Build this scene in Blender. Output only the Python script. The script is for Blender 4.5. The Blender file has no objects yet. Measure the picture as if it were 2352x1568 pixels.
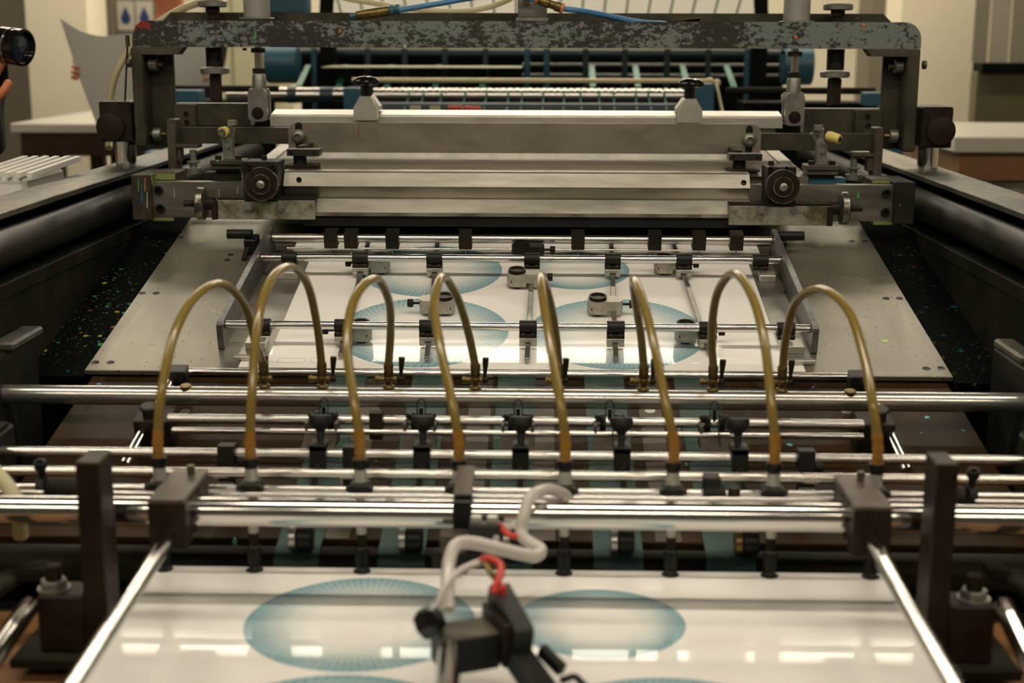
import bpy, bmesh, math, random
from mathutils import Vector, Matrix, Euler
random.seed(7)
S = bpy.context.scene
D = math.radians
V = Vector

# ---------------------------------------------------------------- camera, light, exposure
F = 3267.0                                     # focal length in pixels of the 2352 px wide frame (50 mm)
CAM = V((.035, 0, 1.40))
ROT = Matrix.Rotation(D(1.3), 3, 'Z') @ Matrix.Rotation(D(78), 3, 'X') @ Matrix.Rotation(D(.15), 3, 'Z')
cd = bpy.data.cameras.new('camera'); cam = bpy.data.objects.new('camera', cd); S.collection.objects.link(cam)
cd.sensor_width = 36; cd.lens = F / 2352 * 36
cam.location = CAM; cam.rotation_euler = ROT.to_euler()
cd.dof.use_dof = True; cd.dof.focus_distance = 2.75; cd.dof.aperture_fstop = 3.6; cd.dof.aperture_blades = 0
cd.clip_start = .05
S.camera = cam
S.view_settings.view_transform = 'Standard'; S.view_settings.look = 'None'
S.view_settings.gamma = 1; S.view_settings.use_curve_mapping = False
S.view_settings.exposure = 0.0
w = bpy.data.worlds.new('world'); S.world = w; w.use_nodes = True
w.node_tree.nodes['Background'].inputs[0].default_value = (.9, .85, .7, 1)
w.node_tree.nodes['Background'].inputs[1].default_value = .12
LAMP = (1.0, .89, .72)
LAMP_POWER = 35.5

# ---------------------------------------------------------------- layout helpers (pixel of the photograph -> point of the room)
def ray(px, py): return ROT @ V(((px-1176)/F, (784-py)/F, -1))
def onY(px, py, Y):
    d = ray(px, py); return CAM + d*((Y-CAM.y)/d.y)
def onZ(px, py, Z):
    d = ray(px, py); return CAM + d*((Z-CAM.z)/d.z)
TB = D(12)                                     # the print table and feed board rise away from the camera
BP0 = V((0, 2.37, .842)); BN = V((0, -math.sin(TB), math.cos(TB))); BU = V((0, math.cos(TB), math.sin(TB)))
def onB(px, py, h=0):                          # board coordinates x, s (up the slope), h (above the table)
    d = ray(px, py); t = ((BP0+BN*h-CAM).dot(BN))/d.dot(BN); p = CAM+d*t
    return V((p.x, (p-BP0).dot(BU), h))
def BW(x, s, h=0): return V((x, 0, 0)) + BP0 + BU*s + BN*h

# ---------------------------------------------------------------- mesh helpers
class MB:
    def __init__(s): s.bm = bmesh.new()
    def _xf(s, vs, M):
        if M is not None: bmesh.ops.transform(s.bm, matrix=M, verts=vs)
    def box(s, c, d, bev=.0008, M=None, seg=1):
        r = bmesh.ops.create_cube(s.bm, size=1); vs = r['verts']
        for v in vs: v.co = V((v.co.x*d[0]+c[0], v.co.y*d[1]+c[1], v.co.z*d[2]+c[2]))
        if bev:
            es = list({e for v in vs for e in v.link_edges})
            b = bmesh.ops.bevel(s.bm, geom=es, offset=min(bev, min(d)*.4), segments=seg, affect='EDGES', profile=.5)
            vs = list({v for f in b['faces'] for v in f.verts} | {v for v in vs if v.is_valid})
        s._xf(vs, M); return s
    def b2(s, lo, hi, bev=.0008, M=None):
        return s.box([(a+b)/2 for a, b in zip(lo, hi)], [abs(b-a) for a, b in zip(lo, hi)], bev, M)
    def cyl(s, p0, p1, r, n=28, r2=None, cap=True, bev=0):
        p0, p1 = V(p0), V(p1); r2 = r if r2 is None else r2
        prof = [(0, r), (1, r2)]
        L = (p1-p0).length
        if bev: prof = [(0, r-bev), (bev/L, r), (1-bev/L, r2), (1, r2-bev)]
        return s.lathe([(a*L, b) for a, b in prof], p0, p1-p0, n, cap)
    def lathe(s, prof, p0, ax, n=28, cap=True):
        p0 = V(p0); ax = V(ax).normalized(); q = ax.to_track_quat('Z', 'Y').to_matrix()
        rings = []
        for a, r in prof:
            rings.append([s.bm.verts.new(p0 + q @ V((math.cos(2*math.pi*i/n)*r, math.sin(2*math.pi*i/n)*r, a))) for i in range(n)])
        for A, B in zip(rings, rings[1:]):
            for i in range(n): s.bm.faces.new((A[i], A[(i+1) % n], B[(i+1) % n], B[i]))
        if cap:
            s.bm.faces.new(rings[0][::-1]); s.bm.faces.new(rings[-1])
        return s
    def ring(s, p0, p1, ro, ri, n=28):          # a sleeve with a real bore
        p0, p1 = V(p0), V(p1); L = (p1-p0).length; k = min(.0007, (ro-ri)*.3)
        prof = [(0, ri), (0, ro-k), (k, ro), (L-k, ro), (L, ro-k), (L, ri), (0, ri)]
        q = (p1-p0).normalized().to_track_quat('Z', 'Y').to_matrix(); rings = []
        for a, r in prof[:-1]:
            rings.append([s.bm.verts.new(p0 + q @ V((math.cos(2*math.pi*i/n)*r, math.sin(2*math.pi*i/n)*r, a))) for i in range(n)])
        rings.append(rings[0])
        for A, B in zip(rings, rings[1:]):
            for i in range(n): s.bm.faces.new((A[i], A[(i+1) % n], B[(i+1) % n], B[i]))
        return s
    def tube(s, pts, r, n=14, cap=True):
        pts = [V(p) for p in pts]; rr = r if isinstance(r, (list, tuple)) else [r]*len(pts)
        t = (pts[1]-pts[0]).normalized(); nrm = t.orthogonal().normalized(); rings = []
        for i, p in enumerate(pts):
            t2 = (pts[min(i+1, len(pts)-1)]-pts[max(i-1, 0)]).normalized()
            nrm = (t.rotation_difference(t2) @ nrm); nrm = (nrm - t2*nrm.dot(t2)).normalized(); t = t2
            b = t.cross(nrm)
            rings.append([s.bm.verts.new(p + (nrm*math.cos(2*math.pi*k/n)+b*math.sin(2*math.pi*k/n))*rr[i]) for k in range(n)])
        for A, B in zip(rings, rings[1:]):
            for k in range(n): s.bm.faces.new((A[k], A[(k+1) % n], B[(k+1) % n], B[k]))
        if cap: s.bm.faces.new(rings[0][::-1]); s.bm.faces.new(rings[-1])
        return s
    def prism(s, poly, axis, a, b, M=None):      # polygon in the two other axes, swept along axis from a to b
        def mk(u, v, w): return V((w, u, v)) if axis == 'x' else V((u, w, v)) if axis == 'y' else V((u, v, w))
        A = [s.bm.verts.new(mk(u, v, a)) for u, v in poly]; B = [s.bm.verts.new(mk(u, v, b)) for u, v in poly]
        n = len(poly)
        for i in range(n): s.bm.faces.new((A[i], A[(i+1) % n], B[(i+1) % n], B[i]))
        s.bm.faces.new(A[::-1]); s.bm.faces.new(B)
        s._xf(A+B, M); return s
    def bar(s, p0, p1, w, h, up=(0, 0, 1), bev=.0008):   # rectangular bar between two points
        p0, p1 = V(p0), V(p1); y = (p1-p0).normalized(); x = y.cross(V(up)).normalized(); z = x.cross(y)
        M = Matrix((x, y, z)).transposed().to_4x4(); M.translation = (p0+p1)/2
        return s.box((0, 0, 0), (w, (p1-p0).length, h), bev, M)
    def ball(s, c, r, sc=(1, 1, 1), n=20):
        q = bmesh.ops.create_uvsphere(s.bm, u_segments=n, v_segments=n//2+2, radius=r)
        for v in q['verts']: v.co = V((v.co.x*sc[0]+c[0], v.co.y*sc[1]+c[1], v.co.z*sc[2]+c[2]))
        return s
    def sheet(s, fn, nu, nv, th):                # curved sheet of real thickness: fn(u,v) -> point
        G = [[s.bm.verts.new(fn(i/nu, j/nv)) for j in range(nv+1)] for i in range(nu+1)]
        fs = [s.bm.faces.new((G[i][j], G[i+1][j], G[i+1][j+1], G[i][j+1])) for i in range(nu) for j in range(nv)]
        bmesh.ops.recalc_face_normals(s.bm, faces=fs)
        bmesh.ops.solidify(s.bm, geom=fs, thickness=th); return s

def rot(ax, a, c=(0, 0, 0)):
    c = V(c); return Matrix.Translation(c) @ Matrix.Rotation(a, 4, ax) @ Matrix.Translation(-c)
def rrect(x0, y0, x1, y1, r, n=5, corners=(1, 1, 1, 1)):   # rounded rectangle outline; corners: ll, lr, ur, ul
    out = []
    for (cx, cy, a0, k, qx, qy) in ((x0+r, y0+r, 180, 0, x0, y0), (x1-r, y0+r, 270, 1, x1, y0), (x1-r, y1-r, 0, 2, x1, y1), (x0+r, y1-r, 90, 3, x0, y1)):
        if corners[k]: out += [(cx+r*math.cos(D(a0+90*i/n)), cy+r*math.sin(D(a0+90*i/n))) for i in range(n+1)]
        else: out.append((qx, qy))
    return out
def spline(P, k=8):                              # Catmull-Rom through the points
    P = [V(p) for p in P]; Q = [P[0]*2-P[1]] + P + [P[-1]*2-P[-2]]; out = []
    for i in range(1, len(Q)-2):
        a, b, c, d = Q[i-1:i+3]
        for j in range(k):
            t = j/k; out.append(.5*((2*b)+(c-a)*t+(2*a-5*b+4*c-d)*t*t+(3*b-a-3*c+d)*t**3))
    out.append(P[-1]); return out

def obj(name, mb, m, parent=None, ang=32):
    me = bpy.data.meshes.new(name); bm = mb.bm
    bmesh.ops.recalc_face_normals(bm, faces=bm.faces[:]); bm.to_mesh(me); bm.free()
    for p in me.polygons: p.use_smooth = True
    me.set_sharp_from_angle(angle=D(ang))
    if m is not None: me.materials.append(m)
    o = bpy.data.objects.new(name, me); S.collection.objects.link(o)
    if parent is not None: o.parent = parent
    return o
def tag(o, label, cat, group=None):
    o['label'] = label; o['category'] = cat
    if group: o['group'] = group
    return o
def struct(name, mb, m, parent=None):
    o = obj(name, mb, m, parent); o['kind'] = 'structure'; return o
def thing(name, label, cat, loc=(0, 0, 0), rz=0, group=None, board=False):
    o = bpy.data.objects.new(name, None); S.collection.objects.link(o); o.empty_display_size = .02
    o.location = loc; o.rotation_euler = (TB, 0, 0) if board else (0, 0, rz)
    return tag(o, label, cat, group)
def solo(name, mb, m, label, cat, group=None, loc=None, board=False):   # a thing that is one mesh
    o = obj(name, mb, m); tag(o, label, cat, group)
    if loc is not None: o.location = loc
    if board: o.rotation_euler = (TB, 0, 0)
    return o
def dup(root, loc=None, label=None):
    r = root.copy(); S.collection.objects.link(r)
    if loc is not None: r.location = loc
    if label: r['label'] = label
    for ch in list(root.children):
        c = ch.copy(); S.collection.objects.link(c); c.parent = r
        for g in list(ch.children):
            d = g.copy(); S.collection.objects.link(d); d.parent = c
    return r
ORD = ['first', 'second', 'third', 'fourth', 'fifth', 'sixth', 'seventh', 'eighth', 'ninth', 'tenth', 'eleventh', 'twelfth', 'thirteenth', 'fourteenth', 'fifteenth', 'sixteenth']
RED, GREY = 'at the red-daubed end', 'at the grey end'
SIDE = (RED, GREY)
def nth(i): return ORD[i] + ' from the red-daubed end'

# ---------------------------------------------------------------- materials
def lin(r, g, b): return tuple((c/12.92 if c <= .04045 else ((c+.055)/1.055)**2.4) for c in (r/255, g/255, b/255))
class NT:
    def __init__(s, name):
        s.m = bpy.data.materials.new(name); s.m.use_nodes = True; s.t = s.m.node_tree
        s.b = s.t.nodes['Principled BSDF']; s._co = None
    def n(s, typ, **kw):
        o = s.t.nodes.new(typ)
        for k, v in kw.items(): setattr(o, k, v)
        return o
    def l(s, a, b): s.t.links.new(a, b)
    def co(s, kind='Object'):
        if s._co is None: s._co = s.n('ShaderNodeTexCoord')
        return s._co.outputs[kind]
    def setv(s, sock, v):
        if hasattr(v, 'default_value') or hasattr(v, 'is_linked'): s.l(v, sock)
        else: sock.default_value = v
    def math(s, op, a, b=0.0, c=0.0, clamp=False):
        o = s.n('ShaderNodeMath', operation=op); o.use_clamp = clamp
        for i, v in enumerate((a, b, c)): s.setv(o.inputs[i], v)
        return o.outputs[0]
    def noise(s, scale, detail=4, rough=.6, stretch=None, co=None):
        o = s.n('ShaderNodeTexNoise'); o.inputs['Scale'].default_value = scale
        o.inputs['Detail'].default_value = detail; o.inputs['Roughness'].default_value = rough
        src = co or s.co()
        if stretch:
            mp = s.n('ShaderNodeMapping'); mp.inputs['Scale'].default_value = stretch; s.l(src, mp.inputs['Vector']); src = mp.outputs[0]
        s.l(src, o.inputs['Vector']); return o.outputs['Fac']
    def ramp(s, f, a, b):                        # smooth step from a to b
        o = s.n('ShaderNodeMapRange', interpolation_type='SMOOTHSTEP'); s.l(f, o.inputs['Value'])
        o.inputs['From Min'].default_value = a; o.inputs['From Max'].default_value = b
        return o.outputs['Result']
    def mix(s, f, a, b):
        o = s.n('ShaderNodeMix', data_type='RGBA'); s.setv(o.inputs[0], f)
        for i, v in ((6, a), (7, b)):
            if isinstance(v, tuple): v = (*v[:3], 1)
            s.setv(o.inputs[i], v)
        return o.outputs[2]
    def specks(s, col, scale, size, keep, sat=.85, val=.45):   # blots of ink in many colours
        v = s.n('ShaderNodeTexVoronoi'); v.inputs['Scale'].default_value = scale
        nz = s.n('ShaderNodeTexNoise'); nz.inputs['Scale'].default_value = scale*1.7
        s.l(s.co(), nz.inputs['Vector'])
        ad = s.n('ShaderNodeVectorMath', operation='MULTIPLY_ADD'); s.l(nz.outputs['Color'], ad.inputs[0]); ad.inputs[1].default_value = (.7/scale,)*3; s.l(s.co(), ad.inputs[2])
        s.l(ad.outputs[0], v.inputs['Vector'])
        sp = s.n('ShaderNodeSeparateColor'); s.l(v.outputs['Color'], sp.inputs[0])
        f = s.math('MULTIPLY', s.math('LESS_THAN', v.outputs['Distance'], s.math('MULTIPLY_ADD', sp.outputs[1], size*.9, size*.4)), s.math('GREATER_THAN', sp.outputs[0], 1-keep))
        h = s.n('ShaderNodeCombineColor', mode='HSV'); s.l(s.math('MULTIPLY', sp.outputs[2], .62), h.inputs[0]); h.inputs[1].default_value = sat; h.inputs[2].default_value = val
        return s.mix(f, col, h.outputs[0])
    def bump(s, f, k, d=.001):
        o = s.n('ShaderNodeBump'); o.inputs['Strength'].default_value = k; o.inputs['Distance'].default_value = d; s.l(f, o.inputs['Height']); s.l(o.outputs[0], s.b.inputs['Normal'])
    def out(s, col, met=0.0, rough=.5, **kw):
        if isinstance(col, tuple): col = (*col[:3], 1)
        s.setv(s.b.inputs['Base Color'], col); s.setv(s.b.inputs['Metallic'], met); s.setv(s.b.inputs['Roughness'], rough)
        for k, v in kw.items(): s.setv(s.b.inputs[k.replace('_', ' ')], v)
        return s.m

def plain(name, col, met=0.0, rough=.5, var=.25, sc=30, **kw):
    t = NT(name); f = t.noise(sc)
    c = t.mix(f, tuple(x*(1-var) for x in col), tuple(min(1, x*(1+var)) for x in col))
    r = t.math('MULTIPLY_ADD', f, .25*rough, rough*.87)
    return t.out(c, met, r, **kw)
def metal(name, a, b, met, r0, r1, sc=20, stretch=None, specks=None, bump=.0, **kw):
    t = NT(name); f = t.ramp(t.noise(sc, 6, .65, stretch), .3, .7)
    c = t.mix(f, a, b)
    if specks: c = t.specks(c, *specks)
    g = t.noise(sc*4, 3, .6, stretch)
    if bump: t.bump(g, bump)
    return t.out(c, met, t.math('MULTIPLY_ADD', g, r1-r0, r0), **kw)

M = {}
M['chrome'] = metal('chrome', (.66, .64, .61), (.72, .70, .67), 1, .11, .15, 5, (.6, 1, 1))
M['chrome_satin'] = metal('satin chrome', (.50, .48, .44), (.58, .56, .52), 1, .22, .28, 5, (.6, 1, 1))
def rusty():
    t = NT('rusty rod'); f = t.ramp(t.noise(6, 5, .7), .58, .72)
    c = t.mix(f, (.66, .63, .57), (.30, .13, .04)); return t.out(c, t.math('SUBTRACT', 1, t.math('MULTIPLY', f, .8)), t.math('MULTIPLY_ADD', f, .4, .2))
M['rusty'] = rusty()
M['pipe'] = metal('satin pipe', (.52, .505, .47), (.62, .60, .56), .88, .21, .28, 4, (.5, 1, 1))
M['chrome_soft'] = metal('worn chrome', (.60, .58, .55), (.70, .68, .64), .95, .17, .24, 5, (.6, 1, 1))
def table_steel():
    t = NT('table steel'); a = t.ramp(t.noise(3.5, 5, .6), .3, .75); sc = t.noise(60, 4, .7, (1, .07, 1))
    c = t.mix(a, (.205, .19, .15), (.28, .26, .205)); c = t.mix(t.ramp(sc, .62, .8), c, (.30, .29, .26))
    st = t.ramp(t.noise(9, 6, .7, (2.2, .5, 1)), .62, .76); c = t.mix(t.math('MULTIPLY', st, .45), c, (.24, .22, .13))
    c = t.specks(c, 38, .17, .10); c = t.specks(c, 120, .20, .22, .4, .05)
    return t.out(c, .72, t.math('MULTIPLY_ADD', sc, .22, .30))
M['table_steel'] = table_steel()
M['steel'] = metal('machined steel', (.30, .29, .27), (.46, .44, .41), .9, .28, .46, 14, (1, 5, 5), (55, .12, .08), .05)
M['alu'] = metal('brushed aluminium', (.27, .255, .21), (.46, .435, .375), .9, .25, .44, 6, (.5, 3, 3), (40, .09, .1), .05)
M['alu_white'] = metal('milled aluminium', (.50, .48, .42), (.60, .575, .51), .75, .32, .5, 16)
M['alu_oily'] = (lambda t: t.out(t.specks(t.mix(t.ramp(t.noise(14, 5, .7), .45, .68), (.52, .49, .41), (.15, .12, .06)), 45, .1, .12), .75, t.math('MULTIPLY_ADD', t.noise(40), .2, .32)))(NT('oily aluminium'))
M['alloy'] = metal('cast alloy', (.34, .325, .275), (.47, .445, .38), .55, .38, .55, 60, None, (90, .16, .25, .2, .05), .15)
M['bar_flat'] = metal('grey flat bar', (.24, .24, .22), (.36, .355, .33), .85, .3, .5, 30)
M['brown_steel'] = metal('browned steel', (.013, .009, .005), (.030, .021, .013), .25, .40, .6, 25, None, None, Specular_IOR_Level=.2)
M['brown_lit'] = metal('worn and lit browned steel', (.060, .047, .034), (.105, .083, .062), .35, .4, .6, 25)  # paler worn copy of browned steel; on top faces light is put into the colour
M['black_ox'] = metal('blackened steel', (.008, .008, .006), (.018, .017, .013), .3, .35, .5, 30, Specular_IOR_Level=.3)
M['black_gloss'] = plain('black bakelite', (.008, .007, .006), 0, .13)
M['rubber'] = plain('black rubber', (.012, .011, .009), 0, .55)
M['dark_cast'] = metal('dark cast iron', (.012, .0115, .008), (.030, .028, .02), .2, .42, .65, 12, None, (48, .13, .2, .8, .3), .1, Specular_IOR_Level=.2)
M['frame_black'] = metal('blackened frame', (.002, .003, .0015), (.006, .0065, .004), 0, .45, .65, 10, None, (60, .1, .1, .8, .25), Specular_IOR_Level=.04)
M['frame_grey'] = metal('greasy grey frame', (.010, .010, .006), (.026, .024, .015), 0, .45, .65, 8, Specular_IOR_Level=.05)
M['rail_top'] = (lambda t: t.out(t.specks(t.mix(t.ramp(t.noise(5, 6, .7, (1, .4, 1)), .4, .65), (.055, .065, .07), (.20, .175, .13)), 90, .12, .06), .6, t.math('MULTIPLY_ADD', t.noise(80), .2, .34)))(NT('worn rail top'))
def trough():
    t = NT('inky trough'); c = t.specks((.0025, .003, .002), 75, .36, .16, .85, .30); c = t.specks(c, 170, .36, .30, .6, .16)
    sx = t.n('ShaderNodeSeparateXYZ'); t.l(t.co(), sx.inputs[0])
    c = t.mix(t.math('MULTIPLY', t.ramp(t.noise(7, 3), .42, .62), t.math('MULTIPLY_ADD', t.math('LESS_THAN', sx.outputs[0], 0.0), .75, .25)), (.0025, .003, .002), c)
    return t.out(c, 0, .7, Specular_IOR_Level=.02)
M['trough'] = trough()
def beam_paint():
    t = NT('chipped grey paint'); a = t.noise(4.5, 9, .78, (1, 1, 1)); b = t.noise(55, 6, .75, (1, 1, 1.8))
    f = t.ramp(t.math('MULTIPLY_ADD', b, .50, t.math('MULTIPLY', a, .62)), .535, .575)
    paint = t.mix(t.noise(3), (.155, .19, .185), (.20, .205, .175))
    c = t.mix(f, paint, (.022, .02, .016)); c = t.specks(c, 34, .14, .06)
    return t.out(c, .1, t.math('MULTIPLY_ADD', f, .15, .42))
M['beam_paint'] = beam_paint()
M['red_paint'] = plain('red paint', (.22, .018, .010), 0, .5)
M['post_green'] = metal('grimy green steel', (.030, .028, .016), (.070, .064, .040), .35, .35, .55, 14, None, (60, .1, .06))
M['clevis'] = metal('worn clevis steel', (.19, .19, .165), (.32, .31, .275), .7, .35, .52, 22, None, (50, .12, .08))
def board():
    t = NT('oiled brown board'); a = t.ramp(t.noise(5, 7, .7), .35, .7); g = t.noise(40, 5, .7, (1, .06, 1))
    c = t.mix(a, (.018, .010, .0035), (.040, .022, .008)); c = t.mix(t.ramp(g, .55, .75), c, (.050, .036, .022)); c = t.specks(c, 42, .15, .10, .7, .5)
    return t.out(c, .0, t.math('MULTIPLY_ADD', g, .2, .36), Specular_IOR_Level=.07)
M['board'] = board()
M['belt'] = (lambda t: t.out(t.mix(t.noise(40, 4, .6, (2, .04, 1)), (.022, .052, .044), (.050, .092, .078)), .0, .5, Specular_IOR_Level=.3))(NT('green transport belt'))
M['brass'] = metal('dirty brass', (.10, .07, .022), (.24, .17, .06), .85, .3, .5, 60)
def hose(name, a, b, tr):
    t = NT(name); c = t.mix(t.noise(14, 3), a, b)
    return t.out(c, 0, .22, Transmission_Weight=tr, IOR=1.35, Coat_Weight=.5, Coat_Roughness=.15)
M['amber'] = hose('amber rubber hose', (.23, .155, .030), (.33, .23, .062), .25)
M['amber_dark'] = hose('stretched amber hose end', (.30, .13, .012), (.40, .20, .03), .15)
M['yellow_hose'] = hose('yellowed clear hose', (.60, .55, .30), (.68, .64, .40), .25)
M['clear_hose'] = hose('milky clear hose', (.62, .58, .53), (.74, .69, .63), .25)
M['blue_hose'] = plain('blue air hose', lin(70, 128, 175), 0, .3, .12)
M['red_wire'] = plain('red wire', (.55, .035, .018), 0, .35, .1)
M['orange'] = plain('orange plastic', (.65, .13, .02), 0, .4, .1)
M['pale_sleeve'] = metal('pale plastic sleeve', (.40, .39, .34), (.55, .53, .48), .3, .3, .45, 40)
M['wood'] = (lambda t: t.out(t.mix(t.noise(12, 6, .7, (1, .2, 1)), (.12, .05, .014), (.30, .145, .048)), 0, .6))(NT('worn wood'))
M['flood_steel'] = metal('worn flood steel', (.36, .33, .27), (.50, .46, .38), .85, .26, .42, 7, (1, 3, 2), (60, .1, .12), .05)
M['shaft'] = metal('oily black shaft', (.006, .006, .004), (.034, .031, .022), 0, .34, .5, 16, (2, .15, 2), Specular_IOR_Level=.12)
M['plate_blue'] = metal('blue-grey plate', (.105, .105, .108), (.20, .195, .19), .7, .32, .48, 14, (1, 2, 1))
M['wheel'] = metal('knurled steel with painted sparkle', (.05, .045, .036), (.34, .32, .27), .9, .25, .5, 90, (1, 1, 1))  # sparkle of the knurling put into the colour as fine pale grain
M['yellow'] = plain('yellow plastic grip', (.70, .56, .17), 0, .4, .15)
M['ink_film'] = (lambda t: t.out(t.mix(t.ramp(t.noise(6, 5, .7, (1, 3, 1)), .4, .7), (.095, .065, .038), (.17, .135, .095)), .35, .34))(NT('brown stencil film'))
M['threads'] = (lambda t: (t.bump(t.n('ShaderNodeTexWave').outputs['Fac'], .0), t.out((.08, .066, .045), .8, .4))[1])(NT('threaded bar'))
def knurl():
    t = NT('knurled steel'); c = t.n('ShaderNodeTexChecker'); c.inputs['Scale'].default_value = 900
    mp = t.n('ShaderNodeMapping'); mp.inputs['Rotation'].default_value = (0, D(45), 0); t.l(t.co(), mp.inputs[0]); t.l(mp.outputs[0], c.inputs['Vector'])
    t.bump(c.outputs['Fac'], .6, .0006); return t.out((.075, .068, .055), .8, .38)
M['knurl'] = knurl()
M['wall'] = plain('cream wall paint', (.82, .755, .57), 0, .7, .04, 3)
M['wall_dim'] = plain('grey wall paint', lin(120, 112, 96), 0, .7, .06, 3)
M['wall_dark'] = plain('dark grey wall', (.10, .095, .085), 0, .8, .05, 3)
M['floor'] = plain('grey floor paint', (.10, .095, .08), 0, .5, .2, 4)
M['ceiling'] = plain('dark ceiling boards', (.10, .095, .08), 0, .8, .05, 3)
M['white_top'] = plain('white laminate', (.54, .51, .43), 0, .35, .04, 4)
M['table_wood'] = plain('varnished brown wood', (.060, .024, .008), 0, .45, .3, 8)
M['teal'] = plain('blue machine paint', lin(44, 88, 106), .0, .4, .15, 6)
M['teal_dark'] = plain('dark blue machine paint', lin(28, 50, 58), .0, .4, .2, 6)
M['cord'] = plain('green round belt', lin(40, 105, 82), 0, .45, .15)
M['cream_metal'] = plain('cream lacquer', lin(190, 180, 145), .1, .35, .05)
M['cab'] = plain('pale green cabinet', lin(172, 170, 140), 0, .5, .05)
M['olive'] = plain('olive cabinet paint', lin(84, 80, 52), 0, .5, .1)
M['strip_pvc'] = plain('grey curtain strip', lin(150, 144, 126), 0, .35, .1)
M['skin'] = plain('skin', lin(205, 128, 88), 0, .5, .12, 40, Subsurface_Weight=.1)
M['cloth_dark'] = plain('dark cloth', (.012, .011, .010), 0, .8, .3, 60)
M['cloth_brown'] = plain('dark brown cloth', (.022, .018, .014), 0, .85, .3, 60)
M['hair'] = plain('dark hair', (.010, .007, .005), 0, .5, .3)
M['white_paper'] = plain('white paper', (.80, .78, .72), 0, .45, .03, 3)
M['sign_blue'] = plain('blue sign print', (.01, .04, .14), 0, .5, .05)
M['glass'] = (lambda t: t.out((.02, .03, .05), 0, .04, Coat_Weight=1.0))(NT('lens glass'))
def lampmat():
    t = NT('lamp diffuser'); t.b.inputs['Emission Color'].default_value = (*LAMP, 1); t.b.inputs['Emission Strength'].default_value = LAMP_POWER
    return t.out((.9, .9, .85), 0, .6)
M['lamp'] = lampmat()
M['lamp_case'] = plain('white lamp case', (.6, .58, .52), 0, .5, .03)
M['alu_strip'] = metal('grey lay strip', (.23, .22, .195), (.31, .295, .26), .8, .3, .42, 18, None, (70, .1, .08))

M['cyl_grey'] = plain('grey cylinder barrel', (.36, .35, .32), .35, .38, .06)
# the printed sheet: four dot-grid discs, dense at the rim and fading towards the middle
DISCS = [(-.187, .172, .141, 92, 5.0), (.106, .165, .105, 120, 9.0), (-.182, .478, .157, 80, 14.0), (.173, .478, .160, 108, -16.0)]
def printed():
    t = NT('printed sheet'); sp = t.n('ShaderNodeSeparateXYZ'); t.l(t.co(), sp.inputs[0])
    X, Y = sp.outputs[0], sp.outputs[1]
    col = t.mix(t.noise(4), (.80, .775, .725), (.83, .805, .755))
    ink = lin(82, 142, 154)
    for (cx, v, r, n, tw) in DISCS:
        dx = t.math('SUBTRACT', X, cx); dy = t.math('ADD', Y, v)
        q = t.math('DIVIDE', t.math('SQRT', t.math('ADD', t.math('MULTIPLY', dx, dx), t.math('MULTIPLY', dy, dy))), r)
        a = t.math('ARCTAN2', dy, dx)
        inside = t.math('LESS_THAN', q, 1.0)
        tone = t.math('POWER', t.ramp(q, .30, 1.10), 1.25)
        ph = t.math('ADD', t.math('MULTIPLY', a, n), t.math('MULTIPLY', t.math('SINE', t.math('MULTIPLY', q, tw)), 3.0))
        w1 = t.math('SINE', ph)
        ph2 = t.math('SUBTRACT', t.math('MULTIPLY', q, n*.42), t.math('MULTIPLY', t.math('SINE', t.math('MULTIPLY', a, n*.5)), 1.2))
        w2 = t.math('SINE', ph2)
        fine = t.math('MULTIPLY', t.math('POWER', t.math('MULTIPLY_ADD', w1, .5, .5), 5.0), t.math('MULTIPLY_ADD', w2, .3, .7))
        f = t.math('MULTIPLY', inside, t.math('ADD', t.math('MULTIPLY', tone, .86), t.math('MULTIPLY', t.math('MULTIPLY', fine, .30), t.ramp(q, .15, .8))), clamp=True)
        col = t.mix(f, col, ink)
    return t.out(col, 0, .45, Specular_IOR_Level=.22, Coat_Weight=.18, Coat_Roughness=.05)
M['printed'] = printed()
# ---------------------------------------------------------------- the room
def slab(lo, hi): return MB().b2(lo, hi, 0)
struct('floor', slab((-6, -3, -.05), (6, 10, 0)), M['floor'])
struct('ceiling', slab((-6, -3, 3.3), (6, 10, 3.35)), M['ceiling'])
struct('wall_back', slab((-6, 10, 0), (6, 10.1, 3.3)), M['wall'])
struct('wall_front', slab((-6, -3.1, 0), (6, -3, 3.3)), M['wall_dark'])
struct('wall_left', slab((-6.1, -3, 0), (-6, 10, 3.3)), M['wall'])
struct('wall_right', slab((6, -3, 0), (6.1, 10, 3.3)), M['wall'])
def pier(name, pxa, pxb, Y, m, depth=.35):       # wall piers that run from floor to ceiling
    xa, xb = onY(pxa, 150, Y).x, onY(pxb, 150, Y).x
    struct(name, slab((xa, Y, 0), (xb, Y+depth, 3.3)), m)
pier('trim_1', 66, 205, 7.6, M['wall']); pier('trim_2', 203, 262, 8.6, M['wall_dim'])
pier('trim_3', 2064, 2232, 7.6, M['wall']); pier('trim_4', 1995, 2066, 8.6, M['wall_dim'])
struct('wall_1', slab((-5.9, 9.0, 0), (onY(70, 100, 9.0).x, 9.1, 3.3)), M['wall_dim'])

# ceiling lamps: long strips across the press
def lamp(x, y, L, label):
    t = thing('ceiling_light', label, 'ceiling light', (x, y, 3.3), group='fluorescent ceiling lights')
    obj('lamp_case', MB().box((0, 0, -.03), (L, .16, .06), .004), M['lamp_case'], t)
    obj('diffuser', MB().box((0, 0, -.072), (L-.04, .12, .022), .004), M['lamp'], t)
for i, (y, nm) in enumerate(((-1.2, 'behind the camera'), (1.55, 'over the paper feeder'), (5.65, 'over the sheet conveyor'), (7.2, 'over the work tables'), (8.15, 'near the far wall'))):
    for j, x in enumerate((-2.0, 0.0, 2.0)):
        lamp(x, y, 1.72, 'white ceiling strip light %s, %s' % (nm, ('red-daubed side', 'middle', 'grey side')[j]))

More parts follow.
